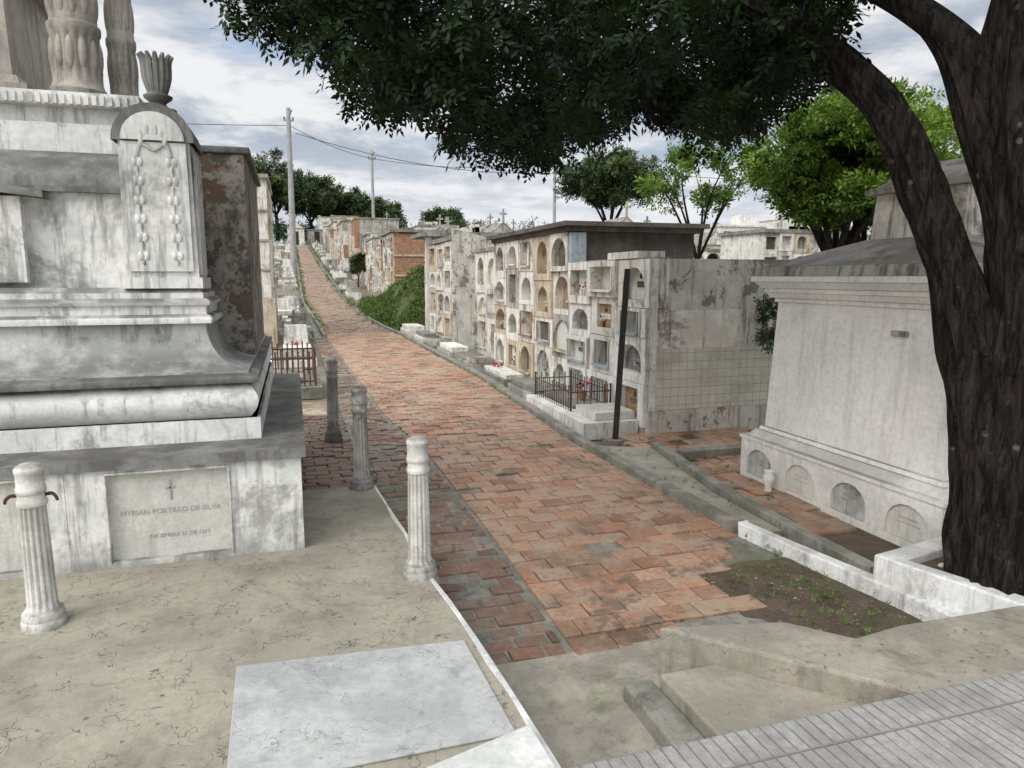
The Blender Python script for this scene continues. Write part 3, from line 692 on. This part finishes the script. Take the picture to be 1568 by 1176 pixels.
# ------------------------------------------------------------------ left side
mb=MB(); mb.box(-4.5,-.62,22.4,27,-.3,4.55,'block_white'); mb.box(-4.6,-.56,22.3,27.1,4.55,4.66,'block_grey')
niches(mb,lambda a,z,d:(-.62-d-.0,a,z),22.6,27,0,4.3,5,6,False); 
for k in range(5): mb.box(-4.5,-.6,22.36,22.397,.2+k*.85,.26+k*.85,'block_grey')
mb.box(-1.0,-.5,21.6,22.2,-.3,1.1,'block_cream')
mb.obj('white_niche_building')
def slab(x0,x1,y0,y1,h,mat,cross=False):
    mb=MB(); z=Hh(x0,y0)-.3
    mb.box(x0,x1,y0,y1,z-.2,z+h*.6,random.choice(['kerb_concrete','block_grey','grave_white']))
    mb.box(x0+.06,x1-.06,y0+.06,y1-.06,z+h*.6+.001,z+h,mat)
    cx=(x0+x1)/2
    if cross:
        hh=R(.5,.9); mb.box(cx-.035,cx+.035,y1-.16,y1-.1,z+h,z+h+hh,mat); mb.box(cx-.18,cx+.18,y1-.155,y1-.105,z+h+hh*.62,z+h+hh*.62+.07,mat)
    elif y0>18 and R(0,1)<.4:
        mb.box(x0+.1,x1-.1,y1-.2,y1-.08,z+h,z+h+R(.3,.6),random.choice(['grave_white','block_white','block_grey']),.05,0)
    for _ in range(random.choice([0,0,0,0,5])):
        mb.ell((cx+R(-.1,.1),y1-.4+R(-.1,.1),z+h+.03+R(0,.05)),(.035,.035,.03),random.choice(['flower_red','flower_pink','leaf_bright']),6,4)
    mb.obj('grave_slab',bevel=.008)
GM=['grave_white','grave_white','grave_blue','block_grey','block_cream','kerb_concrete','grave_white']
y=9.8
while y<104:
    w=R(.8,1.1); d=R(1.2,2.0)
    x=(.50 if y<24 else (.6 if y<29 else .28))-R(0,.12)
    while x>-3.2:
        if not (x<-.3 and 21<y+d and y<27.5) and not(11.6<y+d and y<14.8) and R(0,1)<.85:
            slab(x-w,x,y,y+d,(R(.15,.35) if y<24 else R(.20,.5)) if y>14 else R(.08,.16),random.choice(GM if y>14 else ['kerb_concrete','block_grey','block_cream']),cross=R(0,1)<.3 and y>20)
        x-=w+R(.1,.4)
    y+=d+R(.1,.5)
for (x0,x1,y0,y1,h,m) in [(3.62,4.1,10.5,12.1,.22,'kerb_concrete'),(3.66,4.15,12.5,14.2,.2,'grave_white'),(3.62,4.2,14.8,16.4,.25,'block_grey'),(3.6,4.15,17.0,18.6,.3,'grave_white'),(3.62,4.2,19.2,20.8,.25,'block_grey'),(3.7,4.2,21.5,23,.3,'kerb_concrete'),(3.62,4.3,24,25.6,.35,'grave_white')]:
    slab(x0,x1,y0,y1,h,m)
for y in range(38,100,3):
    slab(2.7,3.4,y,y+R(1.3,2.4),R(.25,.7),random.choice(GM),cross=R(0,1)<.25)
mb=MB(); mb.box(3.36,4.1,7.95,10.25,-.3,-.08,'grave_white'); mb.box(3.55,4.1,8.05,8.7,-.079,.02,'marble_panel'); mb.box(3.6,4.05,8.9,10.1,-.079,-.02,'kerb_concrete')
mb.lathe(3.85,9.2,[(.04,0),(.06,.05),(.05,.12),(.06,.14)],12,'terracotta',z0=-.02)
for _ in range(14): mb.ell((3.85+R(-.09,.09),9.2+R(-.09,.09),.17+R(-.03,.07)),(.022,.022,.02),random.choice(['flower_red','flower_pink','leaf_mid','leaf_mid']),6,4)
mb.obj('grave_platform',bevel=.01)
def iron_fence(name,x0,x1,y0,y1,z,h,mat,step=.09,r=.006):
    mb=MB()
    def run(p,q):
        n=max(2,int(((p[0]-q[0])**2+(p[1]-q[1])**2)**.5/step))
        for i in range(n+1):
            u=i/n; x=p[0]+(q[0]-p[0])*u; y=p[1]+(q[1]-p[1])*u; hh=h*(1.06 if i%2 else 1)
            mb.tube([(x,y,z),(x,y,z+hh)],[r,r],mat,5); mb.ell((x,y,z+hh+.012),(r*1.5,r*1.5,.016),mat,5,4)
        for zz in (.15,.85): mb.tube([(p[0],p[1],z+h*zz),(q[0],q[1],z+h*zz)],[r*1.3,r*1.3],mat,5)
    for p,q in (((x0,y0),(x1,y0)),((x0,y1),(x1,y1)),((x0,y0),(x0,y1)),((x1,y0),(x1,y1))): run(p,q)
    for x in (x0,x1):
        for y in (y0,y1): mb.tube([(x,y,z),(x,y,z+h*1.12)],[.016,.014],mat,6); mb.ell((x,y,z+h*1.14),(.020,.020,.020),mat,6,4)
    mb.obj(name)
iron_fence('iron_grave_fence',3.5,4.08,8.75,10.2,-.08,.30,'rust_iron')
weather('rust_red',(.15,.075,.05),(.09,.05,.035),blotch=.2,streak=0,top=0,scale=10)
iron_fence('iron_grave_fence',-1.05,.30,12.25,13.9,-.1,.56,'rust_red',.085,.014)
mb=MB(); mb.box(-1.15,.4,12.1,14.0,-.3,-.1,'kerb_concrete'); mb.box(-.8,.1,12.5,13.7,-.099,.02,'block_grey'); mb.obj('fenced_grave',bevel=.01)
mb=MB(); mb.tube([(3.64,7.65,-.3),(3.70,7.66,.8),(3.765,7.67,1.80)],[.040,.040,.040],'black_iron',4,1); mb.box(3.52,3.76,7.53,7.77,-.3,-.225,'kerb_concrete'); mb.obj('leaning_iron_post')

# ------------------------------------------------------------------ right tomb
mb=MB()
x0,y0,y1=4.2,3.62,5.93
xw=6.9
bays=4; bw=(y1-y0)/bays
for i in range(bays):
    a0=y0+i*bw; a1=a0+bw
    mb.arch_panel(fx(x0),a0+.0005,a1-.0005,-.3,.14,a0+bw/2-.19,a1-bw/2+.19,-.20,.065,True,0,.035,'tomb_white')
    mb.mbox(fx(x0),a0+bw/2-.22,a1-bw/2+.22,-.22,.09,.022,.06,'marble_stained' if i%2 else 'marble_panel')
    mb.mbox(fx(x0),a0+bw/2-.10,a1-bw/2+.10,-.085,-.081,.019,.023,'block_grey'); mb.mbox(fx(x0),a0+bw/2-.08,a1-bw/2+.08,-.045,-.041,.019,.023,'block_grey')
mb.box(x0+.062,xw,y0,y1,-.3,.139,'tomb_white')
def ring(ins,z0,z1,mat,tx=0):
    mb.box(x0+ins,xw-ins,y0+ins,y1-ins,z0,z1,mat,tx,tx)
ring(-.015,.14,.17,'tomb_white'); ring(.04,.172,.235,'tomb_white',.05); ring(.11,.237,.27,'tomb_white',.01)
ring(.15,.272,1.47,'tomb_white',.045)
ring(.17,1.472,1.51,'tomb_white'); ring(.14,1.512,1.56,'tomb_white',-.03); ring(.10,1.562,1.60,'tomb_white'); ring(.08,1.602,1.66,'tomb_white',-.05); ring(.01,1.662,1.71,'tomb_white')
ring(.03,1.712,1.80,'block_grey',.015); ring(.08,1.802,2.03,'roof_grey',.62)
mb.box(5.0,6.1,4.35,5.3,2.0,2.42,'block_white',.02,.02); mb.box(4.95,6.15,4.3,5.35,2.422,2.47,'block_grey')
mb.add([(5.0,4.32,2.472),(6.1,4.32,2.472),(5.55,4.32,2.72),(5.0,5.33,2.472),(6.1,5.33,2.472),(5.55,5.33,2.72)],[(0,1,2),(3,5,4),(0,2,5,3),(1,4,5,2)],'block_grey')
mb.mbox(fx(x0+.17),4.2,4.34,1.26,1.30,-.02,.02,'block_grey')
mb.lathe(4.1,5.35,[(.035,0),(.03,.04),(.05,.09),(.055,.13),(.04,.17),(.048,.19),(.0,.2)],16,'grave_white',z0=-.24)
mb.obj('white_tomb',bevel=.008)

# ------------------------------------------------------------------ utility poles and wires
def upole(x,y,top,r=.14,arm=True,lean=0):
    mb=MB(); z=Hh(x,y)-.5
    mb.tube([(x,y,z),(x+lean,y,top)],[r*1.25,r*.7],'pole_concrete',10)
    if arm:
        mb.box(x+lean-.35,x+lean+.35,y-.06,y+.06,top-.9,top-.8,'pole_concrete')
        for d in (-.3,0,.3): mb.lathe(x+lean+d,y,[(.05,0),(.07,.08),(.04,.16),(0,.2)],8,'block_dark',z0=top-.8)
        mb.tube([(x+lean,y,top-.6),(x+lean+.2,y-.3,top-.2)],[.08,.08],'pole_concrete',8)
    mb.obj('utility_pole')
P1=(.25,55,12.4);P2=(7.7,70.8,12.9);P3=(20.9,56.4,11.0)
upole(.12,55,13.6,.20,lean=.1); upole(7.7,70.8,13.7,.15); upole(20.9,56.4,11.4,.14,arm=False)
def wire(a,b,sag,name='power_line'):
    mb=MB(); A,B=Vector(a),Vector(b)
    pts=[A.lerp(B,i/12)-Vector((0,0,sag*4*(i/12)*(1-i/12))) for i in range(13)]
    mb.tube(pts,[.022]*13,'black_iron',4); return mb.obj(name)
wire((-30,58,13.2),P1,.5); wire(P1,P2,.3); wire(P2,(P3[0],P3[1],10.8),.5); wire((P3[0],P3[1],10.8),(60,40,9),.8)
wire((P1[0]+.4,P1[1],11.9),(P3[0]+.4,P3[1],10.2),.9)

# ------------------------------------------------------------------ foliage
def leafmesh(name,C,Rr,npr,L,W,mat,droop=.3,flat=1.,tvar=.35,parent=None,spray=4):
    C=np.array(C);Rr=np.array(Rr); M=len(C)
    idx=np.repeat(np.arange(M),npr); N=len(idx)
    d=np.random.randn(N,3); d/=np.linalg.norm(d,axis=1)[:,None]; rad=np.random.rand(N)**.45
    o=C[idx]+d*rad[:,None]*Rr[idx][:,None]*np.array([1,1,flat])
    dr=np.random.randn(N,3)*.8+d*.7; dr[:,2]-=droop; dr/=np.linalg.norm(dr,axis=1)[:,None]
    sd=np.cross(dr,np.random.randn(N,3)*.5+np.array([0,0,1.])); sd/=np.linalg.norm(sd,axis=1)[:,None]+1e-9
    nm=np.cross(sd,dr)
    ct=np.clip(np.random.randn(M)*.28+.4,0,1)
    quads=[];tt=[]
    for j in range(spray):
        for sg in ((-1,1) if j<spray-1 else (0,)):
            b=o+dr*(L*.55*j)
            ld=dr*.6+sd*sg*.85+nm*np.random.uniform(-.35,.35,(N,1)); ld/=np.linalg.norm(ld,axis=1)[:,None]
            wv=np.cross(ld,nm); wv/=np.linalg.norm(wv,axis=1)[:,None]+1e-9
            ll=L*np.random.uniform(.7,1.2,(N,1)); ww=W*np.random.uniform(.7,1.2,(N,1))
            q=np.stack([b,b+ld*ll*.45+wv*ww*.5,b+ld*ll,b+ld*ll*.45-wv*ww*.5],1); quads.append(q)
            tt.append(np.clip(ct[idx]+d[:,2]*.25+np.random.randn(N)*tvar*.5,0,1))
    Q=np.concatenate(quads); T=np.concatenate(tt); n=len(Q)
    me=bpy.data.meshes.new(name); me.vertices.add(n*4); me.vertices.foreach_set('co',Q.reshape(-1).astype(np.float32))
    me.loops.add(n*4); me.loops.foreach_set('vertex_index',np.arange(n*4,dtype=np.int32))
    me.polygons.add(n); me.polygons.foreach_set('loop_start',np.arange(0,n*4,4,dtype=np.int32)); me.polygons.foreach_set('loop_total',np.full(n,4,dtype=np.int32))
    me.update(calc_edges=True); a=me.attributes.new('tint','FLOAT','FACE'); a.data.foreach_set('value',T.astype(np.float32))
    me.materials.append(MATS[mat]); o_=bpy.data.objects.new(name,me); scene.collection.objects.link(o_)
    if parent: o_.parent=parent
    return o_
def F(X,D,z): x,y=fr(X,D); return (x,y,z)
tr=MB()
tr.tube([F(2.80,3.9,-.15),F(2.79,3.9,.0),F(2.74,3.93,.5),F(2.65,3.97,1.1),F(2.49,4.02,1.7),F(2.32,4.1,2.15),F(2.12,4.2,2.62),F(1.82,4.45,3.05),F(1.42,4.8,3.42),F(.9,5.2,3.85),F(.3,5.6,4.3)],[.25,.23,.19,.16,.13,.11,.095,.08,.066,.05,.035],'bark',56,12,.36,0)
tr.tube([F(2.98,3.87,-.15),F(2.96,3.87,.0),F(2.92,3.87,.6),F(2.87,3.88,1.3),F(2.78,3.88,2.0),F(2.68,3.88,2.6),F(2.66,3.85,3.2),F(2.74,3.8,4.2)],[.32,.29,.26,.24,.215,.195,.17,.13],'bark',60,12,.36,7)
tr.tube([F(2.76,3.84,1.2),F(2.69,3.85,1.7),F(2.60,3.88,2.1),F(2.47,3.95,2.5),F(2.32,4.1,3.0),F(2.0,4.4,3.5)],[.14,.11,.09,.08,.065,.05],'bark',36,8,.3,13)
tr.tube([F(2.64,3.88,2.5),F(2.42,4.0,2.9),F(2.1,4.3,3.3),F(1.7,4.8,3.7)],[.11,.09,.07,.045],'bark',20,8,.25,17)
tr.tube([F(2.6,3.85,3.0),F(2.95,4.1,3.6),F(3.5,4.6,4.3)],[.14,.11,.06],'bark',20,8,.22,19)
tr.tube([F(2.09,4.2,2.62),F(1.95,4.6,2.95),F(1.8,5.2,3.2),F(1.5,6.0,3.5)],[.07,.055,.045,.03],'bark',16,8,.2,23)
ang=[-.47,-.44,-.42,-.31,-.26,-.228,-.197,-.162,-.126,-.10,-.074,.032,.058,.102,.155,.19,.234,.28,.32,.365,.43,.53,.67,1.2]
rat=[.44,.38,.345,.305,.29,.26,.212,.208,.225,.19,.165,.145,.155,.175,.20,.18,.195,.162,.19,.225,.275,.32,.35,.40]
def zlow(X,D): return 1.7+float(np.interp(X/D,ang,rat))*D
C1=[];C2=[]
tries=0
while len(C1)<385 and tries<60000:
    tries+=1
    X=R(-2.6,4.6);D=R(3.7,7.8); r=math.hypot(X-2.4,D-4.2)
    if r>5.3 or X/D<-.40: continue
    zl=zlow(X,D)+.14
    z=zl+abs(random.gauss(0,.55))
    if z>4.2+1.6*(1-(r/5.6)**2)+.3: continue
    if X/D>.42 and z<zl+.5: continue
    C1.append(F(X,D,z))
while len(C2)<100:
    X=R(-1.4,7.2);D=R(1.8,8.5); r=math.hypot(X-2.6,D-4.6)
    if r>5.0: continue
    zt=4.3+2.2*(1-(r/5.0)**2)
    z=zt+R(-.7,.5)
    C2.append(F(X,D,z))
tree=tr.obj('shade_tree')
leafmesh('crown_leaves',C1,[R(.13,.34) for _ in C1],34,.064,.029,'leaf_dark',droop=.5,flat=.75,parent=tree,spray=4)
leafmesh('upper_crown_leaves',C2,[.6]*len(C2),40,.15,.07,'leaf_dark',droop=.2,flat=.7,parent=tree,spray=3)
tw=MB(); hubs=[F(1.42,4.8,3.42),F(.9,5.2,3.85),F(.3,5.6,4.3),F(1.8,5.2,3.2),F(1.5,6.0,3.5),F(2.0,4.4,3.5),F(1.7,4.8,3.7),F(2.6,3.85,3.0)]
extra_h=[F(-.6,5.4,4.1),F(-1.6,5.2,4.2),F(.6,6.6,4.2)]
for e in extra_h: tw.tube([F(.3,5.6,4.3),tuple((np.array(F(.3,5.6,4.3))+np.array(e))/2+np.array([0,0,.12])),e],[.04,.032,.02],'bark',7,4)
hubs+=extra_h
for c in random.sample(C1,170):
    h=min(hubs,key=lambda q:(Vector(q)-Vector(c)).length+max(0,c[2]-q[2])*.5)
    mid=(Vector(h)+Vector(c))/2+Vector((R(-.1,.1),R(-.1,.1),R(.02,.2)))
    tw.tube([h,mid,c],[.016,.010,.004],'bark',5,4)
tw.obj('branches',parent=tree)
def maketree(x,y,z0,zc,rx,rz,mat,ncl,npr,L,name,trunk=.18):
    mb=MB(); cl=[];rr=[]
    for _ in range(ncl):
        d=np.random.randn(3); d/=np.linalg.norm(d); q=R(.25,1)**.6*R(.8,1.15)
        if d[2]<-.3: d[2]*=.7
        p=(x+d[0]*rx*q,y+d[1]*rx*q,zc+d[2]*rz*q); cl.append(p); rr.append(rx*R(.12,.28))
    fork=z0+(zc-rz*.4-z0)*.6
    mb.tube([(x,y,z0-.3),(x+R(-.1,.1),y,(z0+fork)/2),(x,y,fork)],[trunk*1.2,trunk,trunk*.8],'bark',10,3,.15)
    for k in range(7):
        a=k*.9; mid=(x+rx*.4*math.cos(a),y+rx*.4*math.sin(a),fork+(zc-fork)*.7); e=(x+rx*.75*math.cos(a+.2),y+rx*.75*math.sin(a+.2),zc+R(0,rz*.5))
        mb.tube([(x,y,fork-.1),mid,e],[trunk*.5,trunk*.3,trunk*.1],'bark',7,4)
    t_=mb.obj(name); leafmesh('crown_leaves',cl,rr,npr,L,L*.5,mat,droop=.1,flat=.8,parent=t_,spray=3)
maketree(18.9,41.2,1.2,7.6,3.1,2.0,'leaf_mid',70,110,.20,'round_tree')
maketree(11.6,13.3,-.3,4.2,2.2,1.75,'leaf_bright',80,120,.13,'bright_green_tree')
maketree(13.6,14.6,-.3,4.2,2.2,1.6,'leaf_bright',60,100,.13,'bright_green_tree')
maketree(11.0,18.0,-.3,4.4,1.9,1.2,'leaf_bright',18,50,.13,'sparse_tree',trunk=.09)
mb=MB(); mb.tube([(5.78,7.86,1.2),(5.72,7.76,1.3),(5.68,7.70,1.5)],[.012,.010,.006],'bark',6,3); mb.tube([(5.78,7.86,1.2),(5.70,7.72,1.1),(5.66,7.68,.9)],[.012,.010,.006],'bark',6,3)
sh=mb.obj('wall_shrub'); leafmesh('shrub_leaves',[(5.70+R(-.14,.14),7.66+R(-.1,.05),R(.82,1.5)) for _ in range(18)],[.08]*18,18,.045,.022,'leaf_mid',parent=sh,spray=3)
for (x,y,zc,rx,rz) in [(-7,112,15,5.5,3.6),(-2,118,16,5.5,4.2),(3,113,13.5,4.5,3.6),(8,118,13,4,2.8),(14,116,11.5,4,2.2),(24,116,10.8,3.6,1.6)]:
    z=Hh(x,y)-.3; maketree(x,y,z,zc,rx,rz,'leaf_mid',60,45,.45,'hilltop_tree',trunk=.3)
bs=[]
for _ in range(150): 
    x=R(-10,40);y=R(107,122)
    bs.append((x,y,Hh(x,y)+R(.2,3.2)))
leafmesh('hillside_shrubs',bs,[R(.7,1.9) for _ in bs],50,.38,.19,'leaf_mid',droop=-.1,spray=2)
maketree(3.8,44,1.1,2.5,.6,.8,'leaf_mid',24,50,.12,'street_shrub',trunk=.04)
mb=MB(); vs=[];fs=[]; nn=46
def mz(x,y):
    e=2.0*math.exp(-((x-5.9)/1.4)**2-((y-28.6)/1.9)**2)+1.1*math.exp(-((x-4.4)/1.0)**2-((y-30.5)/4.0)**2)
    ed=xr(y)+.1
    return Hh(x,y)-.36+e*(1+.3*mnoise.noise(Vector((x*1.3,y*1.3,0))))*min(1,max(0,(x-ed)/.7))
for j in range(nn):
    for i in range(nn): x=2.5+i*.12;y=25.3+j*.30; vs.append((x,y,mz(x,y)))
for j in range(nn-1):
    for i in range(nn-1): fs.append((j*nn+i,j*nn+i+1,(j+1)*nn+i+1,(j+1)*nn+i))
mb.add(vs,fs,'mossy_earth',True); md=mb.obj('grass_mound')
pts=[]
for _ in range(11000):
    x=R(2.6,7.6);y=R(25.6,39); z=mz(x,y)
    if z>Hh(x,y)-.34 and mnoise.noise(Vector((x*1.1,y*.9,3)))>-.45: pts.append((x,y,z+.03))
leafmesh('grass_blades',pts,[.05]*len(pts),2,.15,.04,'grass_blade',droop=-1.2,parent=md,spray=2)
pts=[]
for _ in range(70): pts.append((R(2.6,3.3),R(2.9,3.9),-.25))
for _ in range(260):
    y=R(4,20); pts.append((xr(y)+R(-.02,.05),y,-.25))
for _ in range(60): y=R(3.9,9); pts.append((R(.6,.72) if y>4.6 else .74,y,-.25))
for _ in range(120): pts.append((R(3.3,5.5),R(5,7.6),-.23))
leafmesh('weeds',pts,[.025]*len(pts),3,.022,.009,'grass_blade',droop=-.8,spray=3)
pts=[]
for _ in range(500):
    y=R(26,95); s_=random.choice((0,1)); x=(xe(y)+R(-.1,.15)) if s_ else (xr(y)+R(-.2,.3)); pts.append((x,y,Hh(x,y)-.25))
leafmesh('path_edge_grass',pts,[.10]*len(pts),6,.11,.03,'grass_blade',droop=-.9,spray=2)
mb=MB(); tl=[]
def litter(x,y,z):
    a=R(0,6.3); s=R(.005,.013); c,q=math.cos(a)*s,math.sin(a)*s
    mb.add([(x-c,y-q,z),(x+q*.4,y-c*.4,z+R(.001,.008)),(x+c,y+q,z),(x-q*.4,y+c*.4,z+R(.001,.006))],[(0,1,2,3)],'dry_leaf'); tl.append(R(0,1))
for _ in range(160): litter(R(-2.2,.7),R(2.3,5.6),.003)
for _ in range(420): litter(R(1.4,3.15),R(3.3,12),-.240)
for _ in range(220): litter(R(3.55,4.4),R(2.65,3.2),-.04)
for _ in range(260): litter(R(2.5,3.4),R(2.9,4),-.238)
for _ in range(100): litter(R(3.3,5),R(4.3,7.6),-.222)
for _ in range(120): litter(R(1.8,4),R(2.12,2.5),.002)
mb.obj('fallen_leaves',tints=tl)
mb=MB()
for _ in range(60):
    x,y=R(3.55,4.5),R(2.62,3.2); s=R(.006,.03); mb.ell((x,y,-.04),(s,s*R(.6,1),s*.6),random.choice(['block_grey','grave_white','kerb_concrete']),7,5)
for _ in range(40):
    x,y=R(2.5,3.3),R(2.95,3.9); s=R(.004,.014); mb.ell((x,y,-.245),(s,s*R(.6,1),s*.6),random.choice(['block_grey','kerb_concrete']),7,5)
mb.obj('pebbles')

# ------------------------------------------------------------------ sky, sun, camera
sunvec=Vector((-.66,-.42,.70)).normalized(); el=math.asin(sunvec.z); rot=math.atan2(sunvec.x,sunvec.y)
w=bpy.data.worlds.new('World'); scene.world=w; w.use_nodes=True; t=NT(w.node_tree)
bg=w.node_tree.nodes['Background']
sky=t.new('ShaderNodeTexSky',sky_type='NISHITA'); sky.sun_disc=False; sky.sun_elevation=el; sky.sun_rotation=rot
tc=t.new('ShaderNodeTexCoord'); s=t.new('ShaderNodeSeparateXYZ'); t.put(s.inputs[0],tc.outputs['Generated'])
zc=t.math('ADD',t.math('MAXIMUM',s.outputs[2],0.),.14)
cb=t.new('ShaderNodeCombineXYZ'); t.put(cb.inputs[0],t.math('DIVIDE',s.outputs[0],zc)); t.put(cb.inputs[1],t.math('DIVIDE',s.outputs[1],zc)); cb.inputs[2].default_value=2.3
n1=t.noise(cb.outputs[0],1.15,5,.58,.3); n2=t.noise(cb.outputs[0],1.7,5,.62,.25)
cov=t.mr(n1,.28,.48)
ccol=t.mix(t.mr(n2,.38,.60),(4.3,4.9,5.8),(8.8,8.9,9.1))
ccol=t.mix(t.mr(s.outputs[2],.02,.20,.75,0),ccol,(8.4,8.6,8.9))
blue=t.mix(.65,sky.outputs[0],(4.4,5.9,8.2))
col=t.mix(cov,blue,ccol)
# overcast dome: gain added above frame and around the veiled sun as fill light
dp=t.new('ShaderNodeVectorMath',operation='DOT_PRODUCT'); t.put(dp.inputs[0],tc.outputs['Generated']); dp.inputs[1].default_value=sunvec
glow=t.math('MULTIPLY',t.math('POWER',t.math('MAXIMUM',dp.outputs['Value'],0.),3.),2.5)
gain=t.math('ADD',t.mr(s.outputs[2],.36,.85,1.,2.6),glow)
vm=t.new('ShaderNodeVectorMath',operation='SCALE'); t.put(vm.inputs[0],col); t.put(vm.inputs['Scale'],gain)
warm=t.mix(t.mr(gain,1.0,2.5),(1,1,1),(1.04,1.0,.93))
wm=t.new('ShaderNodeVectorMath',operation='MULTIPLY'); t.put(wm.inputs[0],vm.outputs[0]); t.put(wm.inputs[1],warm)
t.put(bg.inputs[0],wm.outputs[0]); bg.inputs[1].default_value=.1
sd=bpy.data.lights.new('sun','SUN'); sd.energy=1.0; sd.angle=math.radians(22); sd.color=(1,.95,.87)
so=bpy.data.objects.new('sun',sd); scene.collection.objects.link(so); so.rotation_euler=sunvec.to_track_quat('Z','Y').to_euler()
cd=bpy.data.cameras.new('camera'); cd.sensor_width=36; cd.lens=1087/1568*36; cd.clip_end=5000; cd.clip_start=.05
co=bpy.data.objects.new('camera',cd); scene.collection.objects.link(co); co.location=(0,0,1.7)
co.rotation_euler=(math.radians(90)-math.atan(163/1087),0,-math.radians(17)); scene.camera=co
scene.view_settings.view_transform='Standard'; scene.view_settings.look='None'; scene.view_settings.exposure=0
